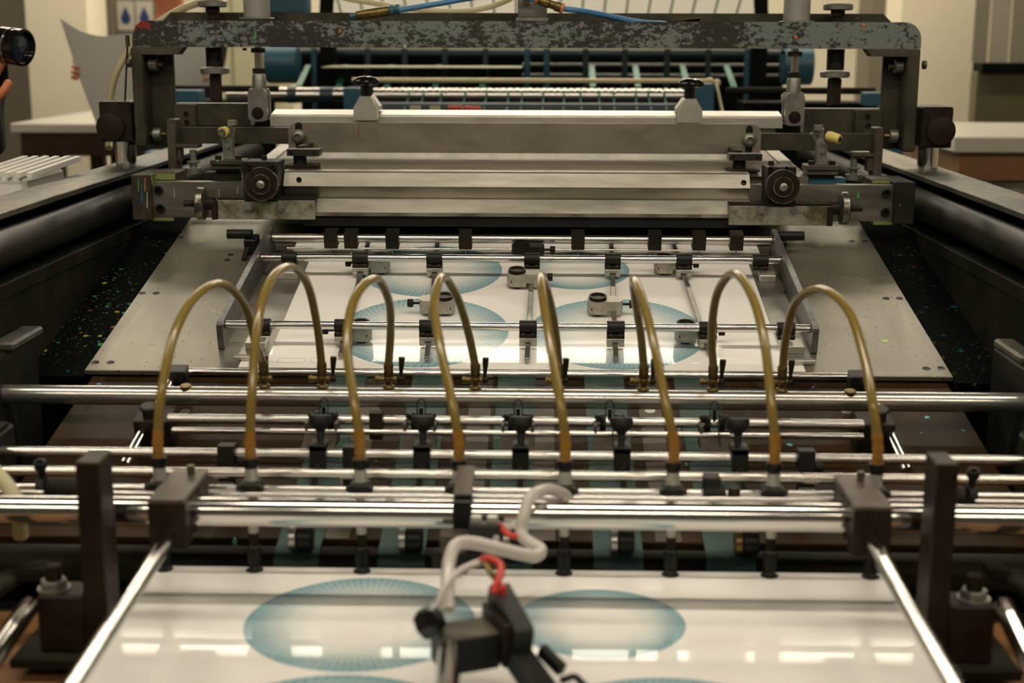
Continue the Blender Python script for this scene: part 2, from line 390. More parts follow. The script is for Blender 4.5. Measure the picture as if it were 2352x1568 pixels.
# ---------------------------------------------------------------- press chassis
XL, XR = -.910, .879
YN, YF = 1.3, 4.6
ch = thing('press_chassis', 'blackened steel chassis of the screen printing press with long side rails', 'printing press', (0, 0, 0))
for sx, x in ((-1, XL), (1, XR)):
    xo = x + sx*.105
    r = obj('side_rail', MB().b2((x, 1.95, 1.090), (xo, YF, 1.102), .0015), M['rail_top'], ch); r['label'] = 'worn blue-grey top flange of the side rail'
    obj('rail_web', MB().b2((xo-sx*.012, 1.95, .30), (xo, YF, 1.090), .001), M['frame_black'], ch)
    g = obj('ledge', MB().prism([(1.9, .978), (1.9, 1.0), (YF, 1.0), (YF, .978)], 'x', x+sx*-.045, xo-sx*.013), M['frame_black'], ch)
    f = obj('ledge_lip', MB().b2((x-sx*.053, 1.9, .976), (x-sx*.045, YF, 1.001), .001), M['frame_grey'], ch)
    obj('side_wall', MB().b2((x-sx*.050, 1.9, .55), (x-sx*.040, YF, .976), .001), M['frame_grey'], ch)
    q = MB().cyl((x-sx*.005, 1.96, 1.042), (x-sx*.005, YF, 1.042), .034, 36)
    obj('guide_shaft', q, M['shaft'], ch)
    # inky strip between the table and the side wall, parallel to the table
    xa, xb = (-.757, x-sx*.040) if sx < 0 else (.734, x-sx*.040)
    P = [BW(0, -.004, -.012), BW(0, -.004, -.022), BW(0, 1.05, -.022), BW(0, 1.05, -.012)]
    obj('ink_trough', MB().prism([(p.y, p.z) for p in P], 'x', xa, xb), M['trough'], ch)
    # dark cheek plates in front of the trough, down to the feeder
    P = [BW(0, -.02, -.02), BW(0, -.02, -.4), BW(0, -.75, -.35), BW(0, -.75, -.03), BW(0, -.40, -.03)]
    obj('cheek_plate', MB().prism([(p.y, p.z) for p in P], 'x', x-sx*.015, x+sx*.02), M['dark_cast'], ch)
    obj('base_beam', MB().b2((x-sx*.05, 1.2, .12), (xo, YF, .40), .004), M['frame_black'], ch)
    for y in (1.45, 4.3): obj('leg', MB().b2((x-sx*.05, y-.06, 0), (xo, y+.06, .12), .002), M['frame_black'], ch)
obj('cross_member', MB().b2((-.73, 1.9, .35), (.71, 2.0, .60), .003), M['frame_black'], ch)
obj('cross_member', MB().b2((-.86, 4.3, .35), (.83, 4.4, .90), .003), M['frame_black'], ch)
obj('bed_pan', MB().b2((-.87, 2.03, .43), (.84, 4.3, .45), .001), M['frame_black'], ch)
# front cross bar with its roller edge below the feed board
fr = BW(0, -.549, -.0370)
obj('front_roller', MB().cyl((-.735, fr.y, fr.z), (.716, fr.y, fr.z), .0262, 32), M['frame_grey'], ch)
obj('front_plate', MB().b2((-.735, 1.90, .40), (.716, 1.91, .66), .001), M['frame_black'], ch)
obj('front_rail', MB().b2((-.735, 1.815, .60), (.716, 1.85, .632), .002), M['frame_grey'], ch)

# ---------------------------------------------------------------- print table and feed board
pt = thing('print_table', 'scratched silver print table with countersunk screws, flecked with ink', 'print table', BW(0, 0, 0), board=True)
obj('plate', MB().b2((-.755, -.003, -.0095), (.731, 1.05, 0), .0012), M['table_steel'], pt)
for px, py in ((219, 832), (254, 832), (327, 673), (359, 673), (2128, 846), (2162, 845), (2035, 685), (2066, 685), (530, 585), (522, 597), (1957, 554), (1988, 554), (1803, 671), (415, 545)):
    p = onB(px, py)
    mb = MB().lathe([(0, .0072), (.0004, .0068), (-.0010+.0012, .0030), (.0001, .0028)], (p.x, p.y, 0), (0, 0, 1), 20)
    obj('screw', mb, M['black_ox'], pt)
fb = thing('feed_board', 'oiled brown feed board sloping up to the silver print table', 'feed board', BW(0, 0, 0), board=True)
obj('panel', MB().b2((-.742, -.520, -.0245), (.722, -.004, -.0115), .0015), M['board'], fb)
for px in (862, 1108, 1248, 1484):               # worn metal strips let into the board between the belts
    x = onB(px, 880, -.0115).x; obj('inlay_strip', MB().b2((x-.018, -.519, -.0118), (x+.018, -.005, -.0112), 0), M['brown_lit'], fb)
for px, py in ((425, 945), (1945, 945), (1493, 943), (700, 1098)):
    p = onB(px, py, -.0115); obj('screw', MB().lathe([(-.001, .009), (.0006, .0085), (.0004, .003)], (p.x, p.y, -.0115), (0, 0, 1), 18), M['steel'], fb)
for i, (xa, xb) in enumerate(((-.329, -.268), (-.188, -.124), (-.042, .022), (.105, .172), (.257, .323))):
    mb = MB()                                    # a belt: flat over the board, round the front roller, back underneath
    top = [(-.004, -.0088), (-.549, -.0088)]; arc = [(-.549-.0282*math.sin(D(a)), -.0370+.0282*math.cos(D(a))) for a in range(15, 181, 15)]
    path = top + arc + [(-.004, -.0652)]
    inner = [(-.004, -.0102), (-.549, -.0102)] + [(-.549-.0268*math.sin(D(a)), -.0370+.0268*math.cos(D(a))) for a in range(15, 181, 15)] + [(-.004, -.0638)]
    mb.prism(path + inner[::-1], 'x', xa, xb)
    solo('transport_belt', mb, M['belt'], 'flat green transport belt on the brown feed board, ' + nth(i), 'belt', 'green transport belts', BW(0, 0, 0), True)

# ---------------------------------------------------------------- printed sheets
def sheet_mesh(w, d, sag=0, n=14):
    def fn(u, v):
        x = (u-.5)*w; y = -v*d
        return V((x, y, sag*(1-math.cos(math.pi*2*u))*.5*v + .004*math.exp(-v*16)*(1 if sag else 0)))
    return MB().sheet(fn, n, n, .0004)
s1 = solo('printed_sheet', sheet_mesh(.975, .640), M['printed'], 'white sheet with four teal moire discs lying on the silver print table', 'sheet', 'printed sheets')
p = BW(-.004, .650, .0006); s1.location = p; s1.rotation_euler = (TB, 0, 0)
s2 = solo('printed_sheet', sheet_mesh(.975, .640, .002), M['printed'], 'glossy white sheet with teal discs, its far edge under the black suction cups', 'sheet', 'printed sheets')
s2.location = (0, 1.800, .701)
solo('paper_stack', MB().b2((-.487, 1.162, .6405), (.487, 1.798, .6995), .0005), M['white_paper'], 'pile of white paper under the topmost printed sheet', 'paper stack')
pal = thing('paper_pallet', 'brown wooden pile board carrying the stack of paper', 'pallet', (0, 0, 0))
obj('deck', MB().b2((-.84, 1.0, .615), (.81, 1.795, .640), .002), M['wood'], pal)
for x in (-.7, 0, .68): obj('runner', MB().b2((x-.05, 1.0, .53), (x+.05, 1.795, .6148), .002), M['wood'], pal)
solo('pile_lift', MB().b2((-.80, .95, .0), (.78, 1.79, .5295), .004), M['frame_black'], 'black lift table under the wooden pile board', 'lift table')
# small faint imprint at the near corner of the sheet on the table
def text(name, body, size, loc, m, parent=None, board=True):
    c = bpy.data.curves.new(name, 'FONT'); c.body = body; c.size = size; c.extrude = .00002
    o = bpy.data.objects.new(name, c); S.collection.objects.link(o)
    dg = bpy.context.evaluated_depsgraph_get(); me = bpy.data.meshes.new_from_object(o.evaluated_get(dg))
    bpy.data.objects.remove(o); bpy.data.curves.remove(c)
    me.materials.clear(); me.materials.append(m); o = bpy.data.objects.new(name, me); S.collection.objects.link(o)
    o.parent = parent; o.location = loc; return o
M['faint_ink'] = plain('faint grey-green ink', (.45, .52, .49), 0, .5, .05)
q = onB(612, 834, 0); text('lettering', 'AVA', .011, (q.x+.004, q.y-.650, .0008), M['faint_ink'], s1)
for a, b in ((636, 702), (712, 730)):
    pa, pb = onB(a, 834), onB(b, 826); mb = MB(); x0, y0, x1, y1 = pa.x+.004, pa.y-.65, pb.x+.004, pb.y-.65+.004
    for lo, hi in (((x0, y0), (x1, y0+.0006)), ((x0, y1-.0006), (x1, y1)), ((x0, y0), (x0+.0006, y1)), ((x1-.0006, y0), (x1, y1))): mb.b2((*lo, .0006), (*hi, .0009), 0)
    obj('printed_frame', mb, M['faint_ink'], s1)

# ---------------------------------------------------------------- register frame over the sheet: side plates, three rods, clamps, finger bars
for i, x in enumerate((-.536, .510)):
    sx = (-1, 1)[i]
    mb = MB().prism(rrect(.083, .0005, .60, .052, .006), 'x', x-.0055, x+.0055)
    solo('side_plate', mb, M['plate_blue'], 'long grey side plate standing on the print table, ' + SIDE[i], 'plate', 'side plates of the register frame', BW(0, 0, 0), True)
RODS = {'A': (.105, .040, .0074), 'B': (.444, .040, .0080), 'C': (.569, .036, .0088)}
names = {'A': 'chrome rod with black clamps nearest the suction hoses, over the front discs', 'B': 'chrome rod with black clamps crossing the far pair of discs', 'C': 'dull steel rod carrying square black blocks under the squeegee beam'}
for k, (s, h, r) in RODS.items():
    mb = MB().cyl((-.5300, s, h), (.5040, s, h), r, 28, bev=.001)
    o = solo('cross_rod', mb, M['chrome' if k != 'C' else 'chrome_satin'], names[k], 'rod', 'cross rods of the register frame', BW(0, 0, 0), True)
mb = MB()
for a, b in ((665, 1180), (1250, 1560)):
    mb.cyl((onB(a, 556, .02).x, .556, .018), (onB(b, 556, .02).x, .556, .018), .0028, 12)
solo('thin_rod', mb, M['chrome_satin'], 'thin steel rod just below the dull rod with square blocks', 'rod', None, BW(0, 0, 0), True)

# lay strips along both edges of the sheet
for i, (xa, xb) in enumerate(((-.500, -.448), (.452, .500))):
    t = thing('lay_strip', 'grey steel strip holding down the sheet edge ' + SIDE[i], 'strip', BW(0, 0, 0), group='lay strips', board=True)
    obj('strip', MB().b2((xa, .045, .0014), (xb, .555, .0032), .0004), M['alu_strip'], t)
    for s in (.10, .44): obj('clamp_foot', MB().b2((xa+.008, s-.022, .0032), (xb-.008, s+.016, .0175), .001), M['alu_white'], t)
    obj('end_stop', MB().b2((xa-.004, .034, .0032), (xb+.004, .044, .0105), .001), M['alu_white'], t)
def clamp_proto():
    t = thing('rod_clamp', 'x', 'clamp', BW(0, 0, 0), group='black rod clamps', board=True)
    return t
def make_clamp(px, py, rod, foot, label, block=True):
    s, h, r = RODS[rod]; x = onB(px, py, h).x; w = .0155
    t = thing('rod_clamp', label, 'clamp', BW(x, s, h), group='black rod clamps', board=True)
    mb = MB().ring((-w, 0, 0), (w, 0, 0), r+.0042, r+.0003, 28)
    obj('sleeve', mb, M['black_ox'], t)
    obj('flange', MB().b2((-w, -.0135, -.0165), (w, .010, -r-.0022), .0007), M['brown_steel'], t)
    for sx in (-.009, .009): obj('screw', MB().lathe([(0, .0032), (.0016, .0030), (.0016, .0012), (.0008, .0011)], (sx, -.0105, -r-.0023), (0, 0, 1), 12), M['brown_lit'], t)
    if block:
        mb = MB()                                # alloy foot with a slot for the finger bar
        mb.b2((-w, -.014, -.0245), (w, .012, -.0165), .001)
        mb.b2((-w, -.014, -.0325), (-.0052, .012, -.0245), .001); mb.b2((.0052, -.014, -.0325), (w, .012, -.0245), .001)
        obj('foot', mb, M['alloy'], t)
    return t
xsA = [600, 788, 983, 1213, 1414, 1625, 1803]; xsB = [665, 828, 998, 1222, 1407, 1570, 1744]
for rod, xs, py, nm in (('A', xsA, 750, 'on the chrome rod nearest the hoses'), ('B', xsB, 592, 'on the chrome rod over the far discs')):
    for i, px in enumerate(xs):
        make_clamp(px, py, rod, True, 'black sleeve clamp %s, %s' % (nm, nth(i)), 0 < i < 6)
# finger bars run through the clamp feet, along the sheet
fing = [((848, 556), (765, 815)), ((1006, 549), (967, 822)), ((1222, 590), (1212, 825)), ((1395, 552), (1418, 823)), ((1553, 552), (1628, 808))]
HB = .0115
for i, (a, b) in enumerate(fing):
    xa = onB(xsB[i+1], 592, .04).x; xb = onB(xsA[i+1], 750, .04).x; sa, sb = onB(*a, HB).y, onB(*b, HB).y
    f = lambda s: xa + (xb-xa)*(.444-s)/(.444-.105)
    if i == 2: sa = .545
    mb = MB().bar((f(sa), sa, HB), (f(sb), sb, HB), .0090, .0050)
    mb.bar((f(sb+.012), sb+.012, HB-.0022), (f(sb), sb, HB-.0042), .0090, .0040)
    solo('finger_bar', mb, M['bar_flat'], 'flat grey finger bar lying along the sheet, ' + nth(i), 'bar', 'flat finger bars', BW(0, 0, 0), True)
# hold-down heads: alloy bodies with a dark threaded ring, slid on the finger bars
def head(px, py, k, side, label, mat='alloy', h=.012, hint=None):
    t = thing('hold_down_head', label, 'hold-down head', BW(0, 0, 0), group='hold-down heads', board=True)
    p = onB(px, py, .03); t.location = BW(p.x, p.y, 0)
    sx = side
    out = rrect(-.033, -.0155, .034, .0155, .0135)
    mb = MB(); mb.prism([(sx*u, v) for u, v in out], 'z', .0155, .0335); mb.prism([(sx*u, v) for u, v in rrect(-.0325, -.015, .0045, .015, .0132, 5, (1, 0, 0, 1))], 'z', .0070, .0154)
    mb.prism([(sx*u, v) for u, v in rrect(.0145, -.015, .0335, .015, .0132, 5, (0, 1, 1, 0))], 'z', .0070, .0154)
    obj('body', mb, M[mat], t)
    prof = [(0, .0140), (.0, .0168)]
    for q in range(4): prof += [(.0008+q*.0022, .0168), (.0016+q*.0022, .0160)]
    prof = [(a*.72, r_) for a, r_ in prof] + [(.0070, .0166), (.0070, .0128), (.0045, .0124)]
    obj('threaded_ring', MB().lathe(prof, (sx*-.013, 0, .0330), (0, 0, 1), 28, False).cyl((sx*-.013, 0, .0332), (sx*-.013, 0, .0372), .0126, 24), M['brown_steel' if mat == 'alloy' else 'black_ox'], t)
    obj('pad', MB().cyl((sx*-.013, 0, .0012), (sx*-.013, 0, .0068), .0085, 18), M['rubber'], t)
    mb = MB().cyl((sx*.034, 0, .023), (sx*.046, 0, .023), .0024, 12).cyl((sx*.046, 0, .023), (sx*.0565, 0, .023), .0078, 20, bev=.0008)
    obj('thumb_screw', mb, M['brown_steel'], t)
    obj('grub_screw', MB().lathe([(0, .0030), (.0008, .0028), (.0008, .0014), (.0002, .0013)], (sx*-.023, -.0142, .018), (0, -1, 0), 12), M['black_ox'], t)
    return t
H = [(1005, 688, -1, 'alloy hold-down head with thumb screw over the front disc near the red-daubed end'),
     (1203, 628, 1, 'alloy hold-down head between the two far discs'),
     (1389, 690, 1, 'alloy hold-down head with slotted ring above the largest front disc'),
     (858, 596, -1, 'alloy hold-down head partly behind the far chrome rod, near the red-daubed end'),
     (1540, 598, 1, 'alloy hold-down head partly behind the far chrome rod, near the grey end'),
     (812, 750, -1, 'alloy hold-down head behind the near chrome rod, near the red-daubed end'),
     (1592, 752, 1, 'alloy hold-down head behind the near chrome rod, near the grey end')]
for px, py, sx, lb in H: head(px, py, 0, sx, lb)
head(1212, 566, 0, 1, 'all-black hold-down head with thumb screw in front of the dull rod', 'black_ox')
# square blocks on the far rod
for i, px in enumerate((762, 808, 903, 1070, 1327, 1502, 1603, 1688)):
    s, h, r = RODS['C']; x = onB(px, 545, h).x
    t = thing('square_block', 'square black block on the dull rod under the squeegee beam, ' + nth(i), 'block', BW(x, s, h), group='square blocks on the far rod', board=True)
    mb = MB()
    for sg in (1, -1):
        out = [(-.0165, sg*.0004), (-.0165, sg*.0165), (.0165, sg*.0165), (.0165, sg*.0004)] + [((r+.0003)*math.cos(D(a)), sg*max(.0004, (r+.0003)*math.sin(D(a)))) for a in range(0, 181, 20)]
        mb.prism(out, 'x', -.0135, .0135)
    obj('body', mb, M['black_ox' if i in (2, 5) else 'brown_steel'], t)
    obj('tongue', MB().bar((0, -.010, -.0165), (0, -.016, -.0330), .010, .002, (1, 0, 0)), M['bar_flat'], t)
# knuckles at the back corners of the register frame
for i, (px, py) in enumerate(((578, 548), (1790, 552))):
    p = onB(px, py, .03); t = thing('corner_knuckle', 'black pivot bracket beside the end of the dull rod ' + SIDE[i], 'bracket', BW(p.x, p.y, 0), group='pivot brackets', board=True)
    sx = (-1, 1)[i]
    obj('bracket', MB().b2((-.013, -.02, .0005), (.013, .02, .034), .002), M['black_ox'], t)
    obj('pin', MB().cyl((-sx*.002, 0, .040), (sx*.05, 0, .040), .010, 18), M['black_ox'], t)
    obj('latch', MB().bar((sx*.004, -.025, .020), (sx*.008, -.055, .004), .010, .006), M['brown_steel'], t)
# ---------------------------------------------------------------- long chrome bars across the feeder
FWD = ROT @ V((0, 0, -1))
def dep(p): return (p-CAM).dot(FWD)
BARS = {}
def hbar(key, py, Y, dia, pxa, pxb, m, label, group='chrome bars across the feeder', name='chrome_bar'):
    c = onY(1200, py, Y); r = dia/2/F*dep(c); xa, xb = onY(pxa, py, Y).x, onY(pxb, py, Y).x
    BARS[key] = (Y, c.z, r)
    mb = MB().cyl((xa, Y, c.z), (xb, Y, c.z), r, 40, bev=.0012)
    return solo(name, mb, M[m], label, 'bar', group)
manifold = hbar('H', 915, 2.20, 45, 10, 2358, 'pipe', 'thick polished vacuum manifold pipe carrying the eight brass taps', None, 'manifold_pipe')
hbar('D', 859, 2.335, 17, 415, 1972, 'chrome', 'slim chrome rod along the near edge of the silver print table')
hbar('E', 968, 2.09, 23, 385, 1985, 'chrome_soft', 'chrome rod with five spring brackets, just in front of the manifold pipe')
hbar('G', 995, 2.06, 15, 395, 1985, 'chrome', 'thin chrome rod under the rod with spring brackets')
hbar('I', 1047, 1.965, 24, -4, 2362, 'chrome_soft', 'chrome bar carrying the five black mushroom knobs')
hbar('J', 1092, 1.885, 24, -40, 2400, 'rusty', 'rust-stained chrome bar below the mushroom knobs')
hbar('K', 1128, 1.812, 16, 195, 2180, 'chrome', 'slim rod behind the suction lifters', 'slim rods beside the lifters')
hbar('L', 1141, 1.772, 11, 195, 2180, 'chrome', 'very slim rod in front of the suction lifters', 'slim rods beside the lifters')
hbar('B', 1181, 1.690, 66, -60, 2420, 'chrome', 'thickest mirror-chrome bar above the near sheet, reflecting the paper')
# short stubs of the lifter rods outside the uprights
for i, (a, b) in enumerate(((-30, 102), (2240, 2400))):
    for key, py, dia in (('K', 1128, 12), ('L', 1141, 11)):
        Y, z, r = BARS[key]; solo('rod_end', MB().cyl((onY(a, py, Y).x, Y, z), (onY(b, py, Y).x, Y, z), r*.9, 20), M['chrome'], '%s chrome rod end outside the browned upright, %s' % ('upper' if key == 'K' else 'lower', SIDE[i]), 'rod', 'outer rod ends')
for i, px in enumerate((0, 2352)):               # brackets that carry the manifold pipe
    c = onY(px, 905, 2.2); sx = (-1, 1)[i]
    x0 = c.x if i == 0 else c.x-.005
    t = thing('pipe_bracket', 'dark cast bracket holding the end of the manifold pipe ' + SIDE[i], 'bracket', (0, 0, 0), group='manifold brackets')
    obj('body', MB().b2((max(x0-.03, -.856) if i == 0 else x0+.002, 2.15, .60), (x0+.008 if i == 0 else .826, 2.36, .905 if i == 0 else .895), .004), M['dark_cast'], t)
    obj('cap', MB().b2((max(x0-.03, -.856) if i == 0 else x0+.002, 2.22, .905 if i == 0 else .895), (x0+.020 if i == 0 else .826, 2.36, .92 if i == 0 else .91), .004), M['rail_top'], t)
# cast cheeks at both sides that carry the bars
for i, px in enumerate((0, 2352)):
    sx = (-1, 1)[i]; x = (-.768, .748)[i]
    t = thing('bar_cheek', 'dark cheek casting that holds the chrome bar ends ' + SIDE[i], 'casting', (0, 0, 0), group='cheek castings')
    obj('body', MB().b2((x-.02, 1.86, .405), (x+.02, 2.02, .842), .004), M['dark_cast'], t)
    obj('pad', MB().b2((x-.02, 1.90, .842), (x+.02, 2.0, .85), .002), M['frame_grey'], t)
    obj('grease_fitting', MB().cyl((x-sx*.045, 1.76, .725), (x-sx*.02, 1.76, .725), .014, 18).ball((x-sx*.05, 1.755, .70), .014), M['brass'], t)

# manifold inspection screws
Y, Z, r = BARS['H']
for i, px in enumerate((428, 1952)):
    c = onY(px, 893, Y); solo('pipe_plug', MB().lathe([(-.004, .0088), (.0026, .0092), (.0036, .008)], (c.x, Y-.004, Z+r), (0, -.15, 1), 20), M['brass'], 'brass plug let into the top of the manifold pipe ' + SIDE[i], 'plug', 'manifold plugs')

# brass taps
TAPX = [607, 740, 893, 1092, 1283, 1478, 1637, 1796]
LEV = [(610, 820), (768, 832), (925, 821), (1117, 822), (1301, 822), (1503, 822), (1661, 822), (1819, 822)]
for i, px in enumerate(TAPX):
    x = onY(px, 880, Y).x; u = .0007
    t = thing('brass_tap', 'dirty brass tap on the manifold pipe, ' + nth(i), 'tap', (x, Y, Z+r-.0005), group='brass taps on the manifold')
    obj('body', MB().lathe([(0, .0085), (.0025, .0095), (.005, .0085), (.0065, .0055), (.010, .0065), (.014, .0085), (.018, .0080), (.0205, .0055)], (0, 0, 0), (0, 0, 1), 20).cyl((-.0185, 0, .0145), (.013, 0, .0145), .0045, 14).lathe([(0, .0052), (.003, .0062), (.006, .0052)], (-.021, 0, .0145), (1, 0, 0), 14), M['brass'], t)
    obj('ferrule', MB().lathe([(.019, .0072), (.022, .0082), (.030, .0074), (.036, .0080), (.040, .0078), (.0415, .0068)], (0, 0, 0), (0, 0, 1), 20), M['brass'], t)
    lx = onY(LEV[i][0], 850, Y).x-x
    lz = .0145
    obj('lever', MB().ball((lx*.85, 0, lz), .0062, n=14).lathe([(0, .0030), (.012, .0030), (.022, .0042), (.034, .0052), (.0365, .0050)], (lx*.85, 0, lz), (lx*.10, 0, .036), 12), M['brown_steel'], t)
# suction lifters with rubber cups
LIFX = [368, 578, 828, 1054, 1297, 1545, 1776, 2011]
YL = 1.792; z0 = onY(1200, 1140, YL).z; zc = .7035
zt = onY(1200, 1064, YL).z
for i, px in enumerate(LIFX):
    x = onY(px, 1110, YL).x
    t = thing('suction_lifter', 'suction lifter with black rubber cup on the near sheet, ' + nth(i), 'suction lifter', (x, YL, 0), group='suction lifters')
    obj('hose_nut', MB().lathe([(zt-.009, .0086), (zt-.006, .0090), (zt-.005, .0104), (zt+.004, .0104), (zt+.005, .0088)], (0, 0, 0), (0, 0, 1), 20), M['black_ox'], t)
    obj('sleeve', MB().lathe([(zt-.0270, .0086), (zt-.0092, .0086)], (0, 0, 0), (0, 0, 1), 24), M['pale_sleeve'], t)
    obj('rod_clamp', MB().box((0, 0, zt-.0375), (.026, .030, .0205), .002).cyl((0, 0, zt-.052), (0, 0, zt-.0265), .0120, 20).cyl((-.018, -.010, zt-.034), (.018, -.010, zt-.034), .004, 10), M['black_ox'], t)
    obj('white_sleeve', MB().cyl((0, 0, .757), (0, 0, zt-.0505), .0068, 20), M['pale_sleeve'], t)
    obj('stem', MB().lathe([(.722, .0058)] + [(.724+k*.0022, .0058+.0008*(k % 2)) for k in range(14)] + [(.7565, .0058)], (0, 0, 0), (0, 0, 1), 16), M['brown_steel'], t)
    obj('collar', MB().lathe([(.711, .0062), (.714, .0088), (.729, .0096), (.737, .0088), (.739, .0065)], (0, 0, 0), (0, 0, 1), 20), M['black_ox'], t)
    obj('suction_cup', MB().lathe([(zc-.0006, .0126), (zc+.0006, .0128), (zc+.0030, .0080), (zc+.0060, .0062), (zc+.010, .0068)], (0, 0, 0), (0, 0, 1), 26), M['rubber'], t)
# hoses
HP = [[(367, 1066), (371, 900), (400, 770), (448, 683), (510, 652), (562, 702), (588, 790), (606, 862)],
      [(578, 1066), (579, 900), (592, 740), (620, 647), (665, 613), (706, 652), (728, 745), (740, 848)],
      [(828, 1066), (815, 930), (797, 790), (815, 685), (862, 640), (893, 690), (897, 760), (893, 848)],
      [(1054, 1066), (1040, 930), (1012, 800), (998, 700), (1016, 636), (1050, 682), (1075, 760), (1092, 848)],
      [(1298, 1066), (1288, 930), (1266, 800), (1248, 690), (1243, 634), (1263, 690), (1277, 770), (1283, 848)],
      [(1545, 1066), (1530, 930), (1502, 790), (1476, 690), (1455, 643), (1461, 700), (1472, 770), (1478, 848)],
      [(1777, 1066), (1772, 930), (1755, 780), (1727, 680), (1687, 628), (1648, 672), (1635, 760), (1637, 848)],
      [(2012, 1066), (2005, 930), (1985, 822), (1947, 712), (1885, 664), (1830, 692), (1806, 770), (1797, 848)]]
HY = [YL, 1.80, 1.85, 1.92, 2.0, 2.08, 2.15, 2.2]
for i, P in enumerate(HP):
    pts = [onY(px, py, y) for (px, py), y in zip(P, HY)]
    pts[0] = V((onY(LIFX[i], 1110, YL).x, YL, zt+.001)); pts[-1] = V((onY(TAPX[i], 880, Y).x, Y, Z+r+.037))
    pts.insert(1, pts[0]+V((0, 0, .03)))
    t = thing('suction_hose', 'arched amber hose from a suction lifter to its brass tap, ' + nth(i), 'hose', (0, 0, 0), group='amber suction hoses')
    sp = spline(pts, 9)
    obj('tube', MB().tube(sp, .0064, 18), M['amber'], t)
    n = next(k for k, q in enumerate(sp) if (q-sp[0]).length > .040)
    rr = [.0072+.0006*math.sin(k*1.9) for k in range(n+1)]; rr[-1] = .0066
    o = obj('stretched_end', MB().tube(sp[:n+1], rr, 18), M['amber_dark'], t); o['label'] = 'dark orange stretched end of the hose over its barb'

# ---------------------------------------------------------------- guide rods along the feed board with their blocks
for i, (a, b, c) in enumerate((((402, 862), (305, 1032), 0), ((1975, 868), (2075, 1045), 1))):
    h = .030; pa, pb = onB(*a, h), onB(*b, h); x = (pa.x+pb.x)/2
    t = thing('slide_rod', 'short chrome slide rod along the feed board with black end blocks ' + SIDE[i], 'slide rod', BW(0, 0, 0), group='slide rods of the feed board', board=True)
    obj('rod', MB().cyl((x, pa.y+.01, h), (x, pb.y-.05, h), .0085, 24), M['chrome'], t)
    obj('foot_plate', MB().b2((x-.03, pb.y-.085, -.0112), (x+.10 if i == 0 else x+.03, pb.y-.045, -.006), .001), M['frame_grey'], t)
    for (pxl, pyl, w, d, hh, nm) in (((408, 1972)[i], (850, 862)[i], .030, .030, .030, 'table_block'), ((355, 2008)[i], (958, 965)[i], .055, .045, .030, 'bar_block')):
        q = onB(pxl, pyl, h+.012); obj(nm, MB().b2((q.x-w/2, q.y-d/2, -.010 if nm == 'bar_block' else .0006), (q.x+w/2, q.y+d/2, h+.016), .0015), M['black_ox' if nm == 'table_block' else 'brown_steel'], t)
        if nm == 'bar_block':
            sx = (-1, 1)[i]; obj('star_knob', MB().cyl((q.x+sx*.006, q.y-.002, h+.016), (q.x+sx*.006, q.y-.002, h+.027), .011, 16).cyl((q.x+sx*.006, q.y-.002, h+.027), (q.x+sx*.006, q.y-.002, h+.034), .015, 9, bev=.002), M['rubber'], t)

# ---------------------------------------------------------------- spring brackets and wheel arms
YE, ZE, RE = BARS['E']; YI, ZI, RI = BARS['I']; YJ, ZJ, RJ = BARS['J']; YG, ZG, RG = BARS['G']
SPX = [745, 968, 1190, 1400, 1640]; KNX = [733, 970, 1196, 1428, 1697]
for i, px in enumerate(SPX):
    x = onY(px, 968, YE).x
    t = thing('spring_bracket', 'brown bracket with a wire loop spring on the chrome rods, ' + nth(i), 'bracket', (x, YE, ZE), group='spring brackets')
    sl = V((0, YI+.02-YE, -.036)); 
    obj('bracket_plate', MB().bar((0, -.030, -.016), (0, -.085, -.032), .050, .006).b2((-.0245, -.034, -.030), (-.020, -.005, .004)).b2((.020, -.034, -.030), (.0245, -.005, .004)), M['brown_lit'], t)
    obj('hub', MB().ring((-.015, 0, 0), (-.006, 0, 0), RE+.006, RE+.0003, 20).ring((.006, 0, 0), (.015, 0, 0), RE+.006, RE+.0003, 20), M['black_ox'], t)
    pts = [(-.0055, -.004, .011), (-.0065, .0, .022), (-.005, .002, .030), (0, .003, .0335), (.005, .002, .030), (.0065, -.001, .020), (.006, -.012, .010), (.004, -.03, -.004), (.003, -.06, -.018)]
    obj('wire_spring', MB().tube(spline(pts, 5), .0010, 8), M['brown_steel'], t)
    obj('post', MB().cyl((.0, -.004, RE), (.0, -.004, .022), .0032, 10), M['black_ox'], t)
    for sx in (-1, 1): obj('ear', MB().bar((sx*.010, -.008, .004), (sx*.021, -.012, .012), .010, .008), M['black_ox'], t)
